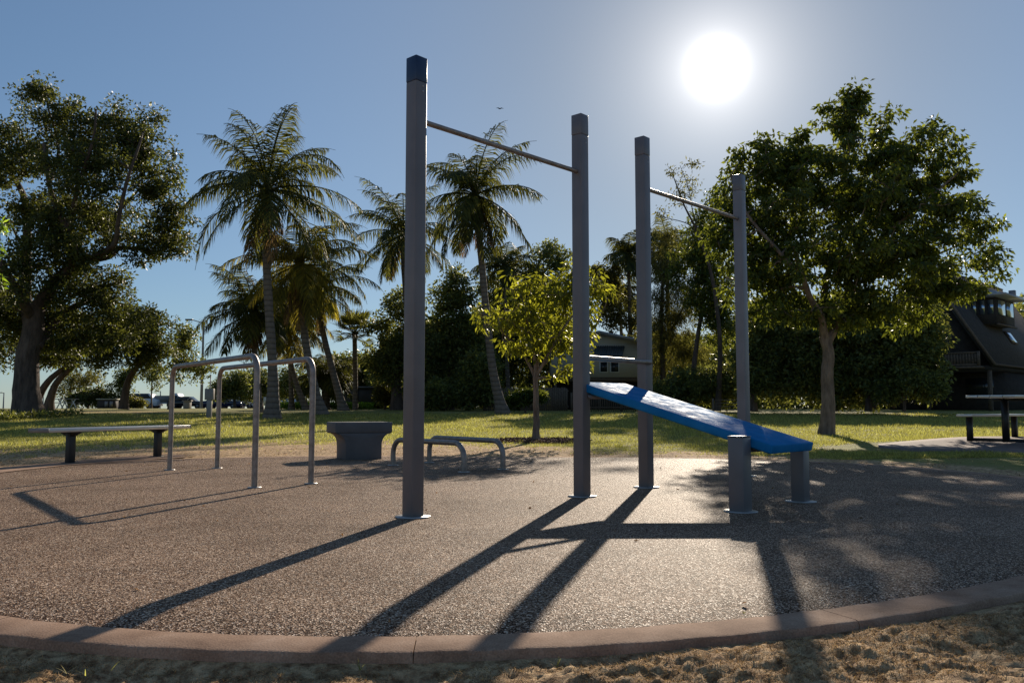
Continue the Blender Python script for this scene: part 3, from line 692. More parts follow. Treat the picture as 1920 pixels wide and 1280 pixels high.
palm('palm rising just right of the third post below the drooping bare twigs', [(1262,764), (1258,660), (1252,560), (1250,470)], 50, .18, .1, 2.6, 22, 60, group=None, e_lo=-50, name='palm_tree')
palm('palm with drooping grey green fronds above the tree line beyond the young tree', [(955,764), (950,660), (948,560), (945,505)], 50, .18, .1, 2.6, 20, 61, group=None, e_lo=-40, name='palm_tree')
palm('low bushy date palm with fronds arching from a short stem beside the shed', [(610,764), (611,745), (612,725), (612,715)], 50, .35, .3, 2.6, 34, 62, group=None, e_lo=-30, name='date_palm', droop=85)
# fan palm
def fanpalm():
    Y0 = 47; W = [P(x, y, Y0) for x, y in [(666,766), (666,700), (665,640), (665,625)]]; W[0][2] = T(W[0][0], W[0][1])
    rt = empty('fan_palm', W[0], 'fan palm with stiff round leaves standing in front of the brown block shed', 'palm tree')
    MB().tube(W, [.17, .13, .13, .16], 9).build('trunk', M['palmbark'], rt, smooth=True)
    rg = np.random.default_rng(9); mb = MB(); V = []; T_ = []; org = W[-1]
    for i in range(26):
        az = i*2.4; el = R(75-105*(i/26)**.9); l = rg.uniform(.75, 1.0); d = np.array([math.cos(az)*math.cos(el), math.sin(az)*math.cos(el), math.sin(el)])
        c_ = org+d*l; mb.tube([org, c_], [.03, .015], 4, False)
        s = norm(np.cross(d, [0, 0, 1.])); up = np.cross(s, d)
        for k in range(17):
            a = R(-115+230*k/16); dd = norm(d*math.cos(a)+s*math.sin(a)+up*.25*abs(math.sin(a))+np.array([0, 0, -.1])); w_ = norm(np.cross(dd, up))*.05
            e = c_+dd*rg.uniform(.6, .8); b0 = len(V); V += [c_, c_+dd*.4-w_, e, c_+dd*.4+w_]; T_.append((b0, b0+1, b0+2, b0+3))
    cr = mesh_np('crown', V, T_, None, M['frond'], rt); mb.build('frond_stem', M['frond'], cr)
fanpalm()
# -- background trees: (name,label,Y,trunk px list, env, ncl, crad, nleaf, ll, lw, leaf, droop, seed)
bgT = [
 ('broadleaf_tree', 'round dark crowned tree behind and right of the huge left tree', 46, [([(232,762), (240,715), (262,680), (285,650)], .2, .1)], [(290,630,48,45), (250,610,50,40), (270,665,45,35)], 120, .6, 80, .2, .09, 'leafL', .2, 71),
 ('broadleaf_tree', 'low leaning tree with reddish limbs directly behind the huge trunk', 44, [([(92,764), (98,735), (112,710), (135,690)], .22, .12), ([(72,745), (90,715), (120,690), (150,670)], .2, .08)], [(110,660,70,40), (170,650,60,50), (60,640,60,40), (200,640,50,45), (-20,650,70,55)], 190, .6, 75, .2, .09, 'leafL', .2, 72),
 ('broadleaf_tree', 'airy small leaved tree beside the double street lamp', 50, [([(318,764), (322,730), (330,700)], .1, .06)], [(345,650,32,38), (365,690,35,25), (330,690,28,28), (350,625,18,18), (388,690,14,12)], 75, .5, 34, .22, .11, 'leafD', .3, 73),
 ('small_tree', 'thin feathery young tree left of the first parallel bar', 70, [([(284,764), (284,735), (285,720)], .06, .04)], [(284,705,24,26), (290,690,20,18)], 40, .5, 30, .22, .1, 'leafD', .8, 74),
 ('small_tree', 'narrow dark shrubby tree right of the twin cabinet', 66, [([(233,764), (233,740), (235,720)], .14, .08)], [(232,710,20,22), (236,735,15,20), (245,700,14,14)], 50, .5, 50, .22, .1, 'leafD', .5, 75),
 ('shrub', 'wide rounded shrub behind the far white picnic tables', 66, [([(165,764), (168,750), (172,745)], .08, .05)], [(165,745,32,18), (195,742,28,24), (140,750,22,14), (212,752,14,14)], 90, .5, 60, .22, .1, 'leafL', .2, 76),
 ('small_tree', 'grey leaved tree standing above the far white picnic tables', 70, [([(130,764), (132,730), (136,710)], .12, .07)], [(140,715,30,24), (170,705,30,22), (120,730,20,14)], 60, .55, 40, .22, .1, 'leafO', .3, 77),
 ('shrub', 'sunlit light green shrub beside the white van', 66, [([(250,764), (250,755), (250,752)], .05, .04)], [(248,753,18,10), (262,757,12,7)], 30, .4, 50, .2, .1, 'leafO', .2, 78),
 ('broadleaf_tree', 'dark roundish tree above the parked cars right of the second bar leg', 75, [([(440,764), (440,745), (440,735)], .12, .08)], [(438,722,32,28), (415,732,24,20)], 110, .6, 60, .24, .12, 'leafD', .2, 79),
 ('broadleaf_tree', 'dark round tree left of the tallest palm trunk above the parked cars', 78, [([(478,764), (478,745), (478,735)], .12, .08)], [(478,722,32,34), (500,730,20,24)], 120, .6, 60, .24, .12, 'leafD', .2, 80),
 ('broadleaf_tree', 'loose bushy tree between the tallest palm and the curved palm', 74, [([(545,764), (548,745), (550,735)], .12, .08), ([(565,764), (556,745), (560,730)], .08, .05)], [(545,715,30,34), (575,730,22,26), (530,735,18,20)], 110, .6, 42, .24, .12, 'leafD', .3, 81),
 ('broadleaf_tree', 'bushy tree behind the shed roof right of the leaning palm', 58, [([(655,764), (656,740), (658,720)], .12, .08)], [(655,690,42,34), (690,700,34,34), (630,680,18,20), (665,715,36,14)], 130, .55, 60, .22, .11, 'leafD', .2, 82),
 ('broadleaf_tree', 'tall dark glossy tree just left of the tallest grey post', 46, [([(745,764), (742,700), (745,640)], .3, .18)], [(740,600,42,42), (730,660,48,40), (755,560,24,16), (760,680,55,60), (715,690,28,30), (700,610,16,16), (790,640,45,80)], 260, .6, 70, .2, .10, 'leafD', .2, 83),
 ('shrub', 'light green feathery shrub at the foot of the tree left of the tallest post', 48, [([(722,764), (722,750), (722,745)], .05, .04), ([(722,764), (735,750), (742,740)], .04, .03)], [(722,735,26,22), (745,745,14,14)], 60, .4, 45, .2, .07, 'leafO', .3, 84),
 ('broadleaf_tree', 'dark broad leaved tree right of the tallest post in front of the hedge line', 47, [([(840,764), (842,700), (845,620)], .25, .15)], [(850,560,42,48), (840,620,50,50), (870,660,50,70), (820,690,40,60), (850,520,26,16)], 300, .6, 75, .2, .10, 'leafD', .2, 85),
 ('broadleaf_tree', 'tall dark tree crowning the line left of the second post', 52, [([(1000,764), (1000,680), (1005,560)], .3, .15)], [(940,540,50,50), (1000,520,60,50), (1040,490,40,30), (1030,470,30,18), (960,600,70,70), (1040,580,55,90), (920,660,60,90), (975,640,70,90)], 460, .65, 70, .22, .11, 'leafD', .2, 86),
 ('broadleaf_tree', 'leafy tree filling the gap between second and third posts', 50, [([(1150,764), (1148,700), (1145,620)], .2, .1)], [(1140,560,30,45), (1150,520,25,25), (1125,510,25,20), (1150,600,20,25), (1185,600,30,40)], 120, .5, 42, .22, .10, 'leafO', .4, 87),
 ('casuarina_tree', 'wispy drooping needle leaved tree right of the third post', 44, [([(1240,764), (1243,680), (1240,590), (1245,500)], .18, .06), ([(1243,640), (1275,590), (1290,540)], .07, .03)], [(1245,520,40,70), (1270,580,50,60), (1235,620,40,50), (1285,660,45,50), (1230,680,30,40), (1250,440,20,25)], 260, .55, 60, .3, .035, 'leafO', 1.1, 88),
 ('broadleaf_tree', 'sunlit tree with yellow green leaves left of the fourth post', 42, [([(1300,764), (1300,700), (1310,620), (1320,560)], .16, .08)], [(1330,540,50,60), (1310,470,40,60), (1350,600,40,50), (1320,420,30,40), (1345,370,25,40), (1270,500,20,40)], 230, .5, 60, .2, .08, 'leafR', .7, 89),
 ('broadleaf_tree', 'sparse twiggy tree with bare branch tips above the right pull-up bar', 40, [([(1345,764), (1350,640), (1335,520), (1310,440), (1285,390), (1262,330)], .12, .02), ([(1310,440), (1290,420), (1255,410), (1232,405)], .03, .01), ([(1320,470), (1300,400), (1290,350), (1275,310)], .03, .01)], [(1290,350,25,25), (1262,320,14,16), (1240,400,18,12), (1300,310,14,14), (1270,370,22,14)], 34, .35, 12, .2, .06, 'leafO', .4, 90),
 ('broadleaf_tree', 'shaded dark tree under the big right crown beside the fourth post', 38, [([(1408,764), (1412,700), (1420,620)], .22, .12)], [(1440,620,60,60), (1420,690,45,60), (1470,700,60,60), (1490,640,60,50)], 300, .6, 80, .2, .1, 'leafD', .3, 91),
 ('broadleaf_tree', 'dark shaded tree straight behind the forked pale trunk', 37, [([(1560,764), (1562,700), (1560,640)], .2, .12)], [(1540,640,60,60), (1560,700,60,65), (1600,640,60,60), (1625,700,50,65)], 300, .6, 80, .2, .1, 'leafD', .3, 92),
 ('broadleaf_tree', 'dark shaded tree with twin pale stems left of the steep roofed house', 36, [([(1628,764), (1628,720), (1632,650)], .12, .08), ([(1640,764), (1637,720), (1640,660)], .1, .06), ([(1675,764), (1673,735), (1668,700)], .1, .05)], [(1660,620,60,50), (1690,670,50,60), (1640,690,45,50), (1730,620,50,60), (1735,690,40,50)], 300, .55, 80, .2, .1, 'leafD', .5, 93),
 ('shrub', 'dim multi stemmed shrub at the corner of the steep roofed house', 35, [([(1695,764), (1700,735), (1705,715)], .05, .03), ([(1695,764), (1690,735), (1685,715)], .05, .03)], [(1700,715,34,28), (1740,725,30,26), (1665,735,26,20)], 90, .45, 60, .2, .08, 'leafD', .4, 94),
 ('shrub', 'pale sunlit bush in front of the timber paling fence', 38, [([(985,768), (985,755), (980,748)], .04, .03)], [(972,745,26,15), (1000,740,24,12), (960,752,16,10)], 70, .35, 50, .18, .07, 'leafR', .3, 95),
 ('shrub', 'dark low hedge bush left of the curving pale palm trunk', 43, [([(880,766), (880,750), (880,745)], .05, .04)], [(880,735,45,30), (820,740,45,28), (900,700,40,40)], 190, .5, 80, .2, .1, 'leafD', .2, 96),
 ('shrub', 'dark undergrowth bush between third and fourth posts', 41, [([(1300,766), (1300,750), (1300,745)], .05, .04)], [(1310,720,55,40), (1260,735,45,30), (1360,720,40,40)], 200, .5, 60, .2, .09, 'leafD', .3, 97),
]
for (nm, lb, Y0, limbs, env, ncl, cr_, nl_, ll_, lw_, lf, dp, sdd) in bgT:
    l0 = [list(l) for l in limbs]; f0 = limbs[0][0][0]
    bb = onT(f0[0], Y0)
    make_tree(nm, lb, 'shrub' if nm == 'shrub' else 'tree', Y0, limbs, env, int(ncl*1.7), cr_*.78, max(10, int(nl_*.62)), ll_, lw_, lf, 'bark', dp, sdd, dr=.9, base=bb)
# far woodland behind the houses, reads as one dark mass
rg = np.random.default_rng(77); n = 52000
px_ = rg.uniform(690, 1930, n); yy = rg.uniform(54, 72, n)
top = np.interp(px_, [690, 760, 800, 880, 1060, 1110, 1200, 1230, 1330, 1400, 1930], [700, 650, 600, 590, 560, 650, 655, 600, 640, 560, 560])+60*(vnoise(px_/28, yy*0+3, 5)-.5)
zz = .3+rg.uniform(0, 1, n)**1.0*((765-top)/F*yy+.4)
C = np.c_[(px_-960)/F*yy, yy, zz]
V, q = leafcloud(C, rg.normal(size=(n, 3)), rg.uniform(.35, .6, n), rg.uniform(.16, .28, n), rg)
tag(mesh_np('woodland', V, q, None, M['leafD']), 'dark far woodland behind the houses and the nearer trees', 'woodland', kind='stuff')
# ground cover under the left tree
n = 9000; gx = rg.uniform(-24, -17.2, n); gy = LT[1]-1.5+rg.uniform(-3.2, 2.4, n); kk = fbm(gx, gy, 3, 6) > .42; gx, gy = gx[kk], gy[kk]
C = np.c_[gx, gy, T(gx, gy)+rg.uniform(.02, .22, len(gx))]
V, q = leafcloud(C, rg.normal(size=(len(C), 3))+[0, 0, .6], rg.uniform(.1, .2, len(C)), rg.uniform(.04, .07, len(C)), rg)
tag(mesh_np('ground_cover', V, q, None, M['leafD']), 'low leafy ground cover around the foot of the huge left tree', 'ground cover', kind='stuff')
n = 5000; gx = rg.uniform(-14, -8.5, n); gy = 52+rg.uniform(-.8, .8, n)
C = np.c_[gx, gy, T(gx, gy)+rg.uniform(.02, .35, len(gx))]
V, q = leafcloud(C, rg.normal(size=(len(C), 3))+[0, 0, .6], rg.uniform(.12, .2, len(C)), rg.uniform(.05, .08, len(C)), rg)
tag(mesh_np('ground_cover', V, q, None, M['leafB']), 'bright low hedge plants at the foot of the brown block shed', 'ground cover', kind='stuff')
# ------------------------------------------------------------------ exercise frame
def g2(px, py): return G(px, py)[:2]
p1, p2, p3, p4 = g2(773,970)+[0, .03], g2(1092,931)+[0, .02], g2(1212.5,914)+[0, .02], g2(1397,892)
p5, p6 = g2(1391,960)+[0, .03], g2(1504,941)+[0, .03]
st = empty('exercise_frame', (*((p1+p4)/2), 0), 'grey steel pull-up frame of four tall posts with a sloping blue sit-up board', 'exercise equipment')
dl = norm(np.array([p4-p1]))[0]; ul = np.array([-dl[1], dl[0]])
a3 = np.array([*dl, 0]); b3 = np.array([*ul, 0])
def post(p, H, cap, capm='capg', wd=.1, mat='post'):
    hb = H-(.17 if cap else 0)
    o = MB().box((*p, hb/2), (wd, wd, hb), a3, b3).build('post' if cap else 'short_post', M[mat], st, bevel=.006)
    c_ = MB().box((*p, H-(.085 if cap else -.004)), (wd+(.002 if cap else .006), wd+(.002 if cap else .006), .17 if cap else .008), a3, b3).build('cap', M[capm], o, bevel=.005)
    mb = MB().disc((*p, .001), .115, .006, 32)
    mb.build('base_plate', M['plate'], o)
    if cap:
        for zz in (H-.20, H-.235):
            c0 = np.array([*p, zz])-b3*(wd/2+.003)+a3*.012; MB().tube([c0, c0+b3*.006], .006, 8).build('screw', M['plate'], o)
    return o
def ztop(px, py, Y): return P(px, py, Y)[2]
H1 = ztop(778, 102, p1[1]-.07); H2 = ztop(1085, 211.5, p2[1]-.07); H3 = ztop(1203, 254, p3[1]-.07); H4 = ztop(1390, 325.5, p4[1]-.07)
print('heights', H1, H2, H3, H4, p1, p2, p3, p4)
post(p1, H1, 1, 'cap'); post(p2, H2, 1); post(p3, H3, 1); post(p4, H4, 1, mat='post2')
H5 = .455; post(p5, ztop(1391, 819, p5[1]), 0, 'post', .115); post(p6, .44, 0, 'post', .105)
def bar(pa, pb, za, zb, r):
    d = norm(np.array([pb-pa]))[0]; A = np.array([*(pa+d*.05), za]); B = np.array([*(pb-d*.05), zb]); return MB().tube([A, B], r, 16)
zb1 = ztop(802, 240, p1[1]); zb2 = ztop(1068, 311, p2[1]); zb3 = ztop(1224, 359, p3[1]); zb4 = ztop(1378, 405, p4[1]); print('bars', zb1, zb2, zb3, zb4)
bar(p1, p2, (zb1+zb2)/2, (zb1+zb2)/2, .0185).build('pull_up_bar', M['tube'], st, smooth=True)
bar(p3, p4, (zb3+zb4)/2, (zb3+zb4)/2, .0185).build('pull_up_bar', M['tube'], st, smooth=True)
zl = ztop(1150, 675, (p2[1]+p3[1])/2)
off = -b3[:2]*.0
pa, pb = p2+dl*.04, p3+dl*.0-ul*.058
mb = MB().tube([np.array([*pa, zl]), np.array([*pb, zl])], .023, 16); mb.build('foot_bar', M['tube'], st, smooth=True)
# blue board
bd = -ul; bd3 = np.array([*bd, 0])                     # downhill direction, toward the short posts
Lo = (G(1450, 835, .45)[:2]); Hi_z = .915; Lo_z = .452
wdt = .66; Ln = 1.66
A0 = np.array([*Lo, Lo_z]); up_v = np.array([*(-bd*Ln), Hi_z-Lo_z]); lu = norm(up_v[None])[0]; side = a3
nrm = np.cross(side, lu); nrm = nrm*np.sign(nrm[2])
c = A0+up_v/2+side*wdt/2
mb = MB()
th = .062; ch = .05; Lf = np.linalg.norm(up_v)
def bp(u, v, w_): return A0+lu*u+side*v+nrm*w_
prof = [(0, 0, 0), (Lf, 0, 0), (Lf, wdt, 0), (0, wdt, 0)]
V = [bp(0, 0, 0), bp(Lf, 0, 0), bp(Lf, wdt, 0), bp(0, wdt, 0), bp(0, 0, -th), bp(Lf, 0, -th), bp(Lf, wdt, -th), bp(0, wdt, -th),
     bp(ch, ch, -th-.012), bp(Lf-ch, ch, -th-.012), bp(Lf-ch, wdt-ch, -th-.012), bp(ch, wdt-ch, -th-.012)]
mb.add(V, [(0, 1, 2, 3), (0, 4, 5, 1), (1, 5, 6, 2), (2, 6, 7, 3), (3, 7, 4, 0), (4, 8, 9, 5), (5, 9, 10, 6), (6, 10, 11, 7), (7, 11, 8, 4), (8, 11, 10, 9)])
bo = mb.build('sit_up_board', M['blue'], st, bevel=.008)
# brackets under the board
for u in (.2, Lf-.12): MB().box(bp(u, wdt/2, -th-.03), (.05, wdt-.03, .03), lu, side, nrm).build('bracket', M['post'], st)
# ------------------------------------------------------------------ bars
def hoop(label, name, group, a, b_, H, r, br, cat):
    a = np.array([*a, 0.]); b_ = np.array([*b_, 0.]); d = norm((b_-a)[None])[0]
    pts = [a, a+[0, 0, (H-br)*.5]]
    for k in range(7): t = math.pi/2*k/6; pts.append(a+d*br*(1-math.cos(t))+np.array([0, 0, H-br+br*math.sin(t)]))
    for k in range(7): t = math.pi/2*k/6; pts.append(b_-d*br*(1-math.sin(t))+np.array([0, 0, H-br+br*math.cos(t)]))
    pts += [b_+[0, 0, (H-br)*.5], b_]
    rt = empty(name, (a+b_)/2, label, cat, group)
    MB().tube(pts, r, 16).build('rail', M['tube'], rt, smooth=True)
    for p in (a, b_): MB().disc(p+[0, 0, .001], r*2.2, .006, 20).build('base_plate', M['plate'], rt)
    return rt
hoop('tall bent steel parallel bar nearer the left edge of the pad', 'parallel_bar', 'tall parallel bars', g2(318,881), g2(477,914), 1.17, .027, .14, 'exercise bar')
hoop('tall bent steel parallel bar on the right of its pair, nearer the grey block', 'parallel_bar', 'tall parallel bars', g2(407,877.5), g2(583,906.5), 1.165, .027, .14, 'exercise bar')
hoop('low bent steel push-up bar in front, just behind the tallest post', 'push_up_bar', 'low push-up bars', g2(737,872), g2(870,885), .315, .031, .17, 'exercise bar')
hoop('low bent steel push-up bar at the back, nearer the mulched young tree', 'push_up_bar', 'low push-up bars', g2(805,867), g2(943,880), .325, .031, .17, 'exercise bar')
# ------------------------------------------------------------------ cast block
th_ = R(24); ux = np.array([math.cos(th_), math.sin(th_), 0]); uy = np.array([-math.sin(th_), math.cos(th_), 0])
fc = np.array([*g2(648, 862), 0]); stemL, topL, Wd = .50, .80, .56
c0 = fc+ux*stemL/2+uy*Wd/2
rt = empty('step_block', c0, 'dark grey cast concrete step block with a wide flat top and narrow curved stem', 'exercise block')
pr = [(-stemL/2, .0), (stemL/2, .0), (stemL/2, .20)]
for k in range(1, 7): t = math.pi/2*k/6; pr.append((stemL/2+(topL-stemL)/2*(1-math.cos(t))*.95, .20+.16*math.sin(t)))
pr += [(topL/2, .36)]
pr = pr+[(-x, z) for x, z in reversed(pr[1:])][:-0 or None]
pr = pr[:-1] if pr[-1] == (-stemL/2, 0) else pr
pr = [pr[0]]+[p for p in pr[1:] if p != pr[0]]
MB().prism([(x, z) for x, z in pr], ux, (0, 0, 1), c0-uy*Wd/2, uy*Wd).build('stem', M['block'], rt, bevel=.008)
MB().box(c0+[0, 0, .435], (topL, Wd+.006, .147), ux, uy).build('top_slab', M['block'], rt, bevel=.012)
# ------------------------------------------------------------------ bench at left
b1 = np.array([*g2(131, 868), 0]); b2 = np.array([*g2(295, 856), 0]); dd = norm((b2-b1)[None])[0]; sdv = np.array([dd[1], -dd[0], 0])
rt = empty('park_bench', (b1+b2)/2, 'backless bench with a long pale aluminium seat on two dark legs beside the pad', 'bench')
mid = (b1+b2)/2; Lb = 2.5
MB().box(mid+[0, 0, .425], (Lb, .33, .05), dd, sdv).build('seat', M['alu'], rt, bevel=.006)
for e in (-1, 1): MB().box(mid+dd*(Lb/2+.004)*e+[0, 0, .425], (.008, .335, .052), dd, sdv).build('end_cap', M['boxg'], rt)
for p in (b1, b2):
    l = MB().box(p+[0, 0, .19], (.10, .07, .38), dd, sdv).build('leg', M['dark'], rt, bevel=.004)
    MB().prism([(-.14, .40), (.14, .40), (.14, .385), (.05, .345), (-.05, .345), (-.14, .385)], sdv, (0, 0, 1), p-dd*.035, dd*.07).build('bracket', M['dark'], l)
    MB().box(p+[0, 0, .006], (.16, .14, .012), dd, sdv).build('foot_plate', M['dark'], l)
# ------------------------------------------------------------------ picnic table at right
v = np.array([.85, .527, 0]); u = np.array([.527, -.85, 0]); S0 = np.array([7.74, 14.5, 0]); zg = float(T(8.1, 14.0))+.045; print('picnic zg', zg)
S0[2] = zg
rt = empty('picnic_table', S0+u*.8+v*.8, 'picnic table with pale plank top and dark steel frame at the right edge', 'picnic table')
mb = MB()
for k in range(4): mb.box(S0+u*(.46+.195*k+.095)+v*.52+[0, 0, .735], (2.8, .185, .04), v, u)
mb.build('table_top', M['alu'], rt, bevel=.004)
for s_ in (0, 1.64):
    MB().box(S0+u*s_+v*.72+[0, 0, .43], (1.75, .28, .04), v, u).build('seat', M['alu'], rt, bevel=.006)
for e in (0, 1.4):
    for s_ in (0, 1.64):
        MB().box(S0+u*s_+v*e+[0, 0, .2], (.07, .08, .41), v, u).build('leg', M['dark'], rt)
    for s_ in (.6, 1.04):
        MB().box(S0+u*s_+v*e+[0, 0, .355], (.07, .09, .71), v, u).build('leg', M['dark'], rt)
    MB().box(S0+u*.82+v*e+[0, 0, .03], (.05, 1.62, .05), v, u).build('foot_rail', M['dark'], rt)
    MB().box(S0+u*.82+v*e+[0, 0, .69], (.05, .8, .04), v, u).build('top_rail', M['dark'], rt)
exec("")
# ------------------------------------------------------------------ steep-roofed house at right
E0 = np.array([23.8, 42., 2.85]); ga = np.array([-.707, .707, 0]); ax = np.array([.707, .707, 0]); up = np.array([0, 0, 1.])
gz = float(T(23, 43)); Lr = 13.8; s1 = 3.3; sl = 1.66
hs = empty('house', (*(E0+ga*s1+ax*Lr/2)[:2], gz), 'dark steep A-frame house with a dormer and balcony behind the big right tree', 'house')
apx = E0+ga*s1+up*sl*s1; Lf0 = E0+ga*2*s1
nr = norm(np.cross(ax, (apx-E0))[None])[0]; nr = nr*(-1 if np.dot(nr, ga) > 0 else 1)
rf = MB()
V = [E0, apx, apx+ax*Lr, E0+ax*Lr]; V += [p_-nr*.18 for p_ in V]
rf.add(V, [(0, 3, 2, 1), (4, 5, 6, 7), (0, 1, 5, 4), (1, 2, 6, 5), (2, 3, 7, 6), (3, 0, 4, 7)])
nl2 = np.array([nr[0]*-1, nr[1]*-1, nr[2]])
V = [Lf0, apx+up*.01, apx+ax*Lr+up*.01, Lf0+ax*Lr]; V += [p_-nl2*.18 for p_ in V]
rf.add(V, [(0, 3, 2, 1), (4, 5, 6, 7), (0, 1, 5, 4), (1, 2, 6, 5), (2, 3, 7, 6), (3, 0, 4, 7)])
roof = rf.build('roof', M['roofdk'], hs)
bb = MB(); d_ = apx-E0
bb.tube([E0-ax*.05, apx-ax*.05], .075, 6); bb.tube([Lf0-ax*.05, apx-ax*.05], .075, 6); bb.tube([E0-ax*.05+nr*.02, E0+ax*Lr], .06, 6)
bb.build('barge_board', M['timber'], roof)
gb = MB(); k_ = .6
A, B_, C_ = E0+ax*k_+ga*.15, Lf0+ax*k_-ga*.15, apx+ax*k_-up*.3
gb.prism([(0, 0), (1, 0), (.5, 1)], B_-A, C_-(A+B_)/2, A, ax*.1); gb.build('gable_wall', M['walldk'], hs)
cbase = (E0+Lf0)/2+ax*Lr/2
hh_ = 2.85-gz
MB().box((*(cbase+ax*1.2)[:2], gz+hh_/2-.15), (Lr-3, 2*s1-.6, hh_-.3), ax, ga).build('wall', M['walldk'], hs)
MB().box((*cbase[:2], 2.72), (Lr-.3, 2*s1-.3, .22), ax, ga).build('floor_slab', M['walldk'], hs)
for i, (s_, t_) in enumerate([(.35, .3), (3.3, .3), (6.2, .3)]):
    q_ = E0+ga*s_+ax*t_; MB().box((q_[0], q_[1], (gz+2.6)/2), (.18, .18, 2.6-gz), ax, ga).build('pillar', M['timber'], hs)
# window in the lower wall
q_ = E0+ga*1.2+ax*1.57; MB().box((q_[0], q_[1], 1.8), (.06, 1.3, .9), ax, ga).build('window', M['glass'], hs)
# balcony
bl = MB(); pb0 = P(1760, 661, 43.5); pb1 = P(1835, 659, 43.5); zt, zb_ = pb0[2], P(1760, 682, 43.5)[2]
qa = E0+ga*4.2-ax*.0; qb = E0+ga*1.3-ax*.0
def atpx(px):                      # point of the balcony line at that bearing
    r_ = (px-960)/F; # E0 + ga*s - ax*.6 with x/y = r_
    o_ = E0-ax*.7; s = (o_[0]-r_*o_[1])/(r_*ga[1]-ga[0]); return o_+ga*s
qa, qb = atpx(1758), atpx(1836); zt = HC+(765-660)/F*qb[1]; zb_ = HC+(765-683)/F*qb[1]
for k in range(15):
    q_ = qa+(qb-qa)*k/14; bl.box((q_[0], q_[1], (zt+zb_)/2), (.03, .1, zt-zb_), ax, ga)
bl.box((*((qa+qb)/2)[:2], zt), (.09, np.linalg.norm(qb-qa)+.1, .07), ax, ga); bl.box((*((qa+qb)/2)[:2], zb_), (.07, np.linalg.norm(qb-qa)+.1, .08), ax, ga)
bl.box((qb[0], qb[1], (zt+zb_)/2), (.12, .12, zt-zb_+.1), ax, ga)
bl.build('balcony_railing', M['timber'], hs)
fl = (qa+qb)/2+ax*.35; MB().box((fl[0], fl[1], zb_-.12), (.8, np.linalg.norm(qb-qa)+.1, .1), ax, ga).build('balcony_floor', M['timber'], hs)
# dormer: box out of the roof plane, facing -ga side (camera right)
def roofpt(along, s_): return E0+ax*along+ga*s_+up*sl*s_
dm = empty  # noqa
def dorm():
    # front face of the dormer at pixel (1875..1906, 560..610) about 45 m away
    o_ = E0-ga*.15; r_ = (1873-960)/F
    # choose s0 = .95 on the roof cross-section for the face plane
    s0 = .75
    def al(px):
        rr = (px-960)/F; b_ = E0+ga*s0; return (b_[0]-rr*b_[1])/(rr*ax[1]-ax[0])
    a0, a1 = al(1873), al(1907); f0 = E0+ga*s0+ax*a0; f1 = E0+ga*s0+ax*a1
    zt_ = HC+(765-556)/F*f0[1]; zb2 = HC+(765-606)/F*f0[1]
    c_ = (f0+f1)/2; w_ = a1-a0; dp = 1.6
    d0 = MB().box((*(c_+ga*dp/2)[:2], (zt_+zb2)/2), (w_, dp, zt_-zb2), ax, ga).build('dormer', M['walldk'], hs)
    MB().box((*(c_+ga*(dp/2-.25))[:2], zt_+.1), (w_+1.0, dp+.7, .12), ax, ga).build('dormer_roof', M['roofmt'], d0)
    MB().box((*(c_+ga*(dp/2+.3))[:2], zt_+.32), (w_*.8, dp, .32), ax, ga).build('dormer_parapet', M['roofmt'], d0)
    cc_ = f1+ax*.2+ga*.1; MB().box((cc_[0], cc_[1], zt_+.45), (.3, .3, .5), ax, ga).build('chimney', M['galv'], roof)
    # windows on the front (facing the camera's right) and on the end facing the camera
    for k in range(3):
        q_ = f0-ax*.02+ga*(.25+.42*k); MB().box((q_[0], q_[1], zt_-.5), (.04, .26, .75), ax, ga).build('window', M['skyglass'], d0)
    for k in range(2):
        q_ = f0+ax*w_*(.27+.46*k)-ga*.02; MB().box((q_[0], q_[1], zt_-.5), (w_*.36, .04, .75), ax, ga).build('window', M['skyglass'], d0)
    MB().box((*(c_-ga*.06)[:2], zb2-.03), (w_+.2, .12, .08), ax, ga).build('dormer_sill', M['timber'], d0)
dorm()
sl_c = None
def skylight():
    s0 = 1.05
    def al(px, s_):
        rr = (px-960)/F; b_ = E0+ga*s_; return (b_[0]-rr*b_[1])/(rr*ax[1]-ax[0])
    # row 635 px: z on roof = .7+130/1600*Y
    best = None
    for s_ in np.arange(0.1, 3, .02):
        a_ = al(1897, s_); q_ = roofpt(a_, s_)
        e = abs(HC+(765-634)/F*q_[1]-q_[2])
        if best is None or e < best[0]: best = (e, a_, s_)
    _, a_, s_ = best; q_ = roofpt(a_, s_)+nr*.05; t_ = norm((apx-E0)[None])[0]
    w0 = MB().box(q_, (1.0, .8, .08), ax, t_, nr).build('skylight', M['timber'], roof)
    MB().box(q_+nr*.045, (.8, .62, .02), ax, t_, nr).build('pane', M['skyglass'], w0)
skylight()
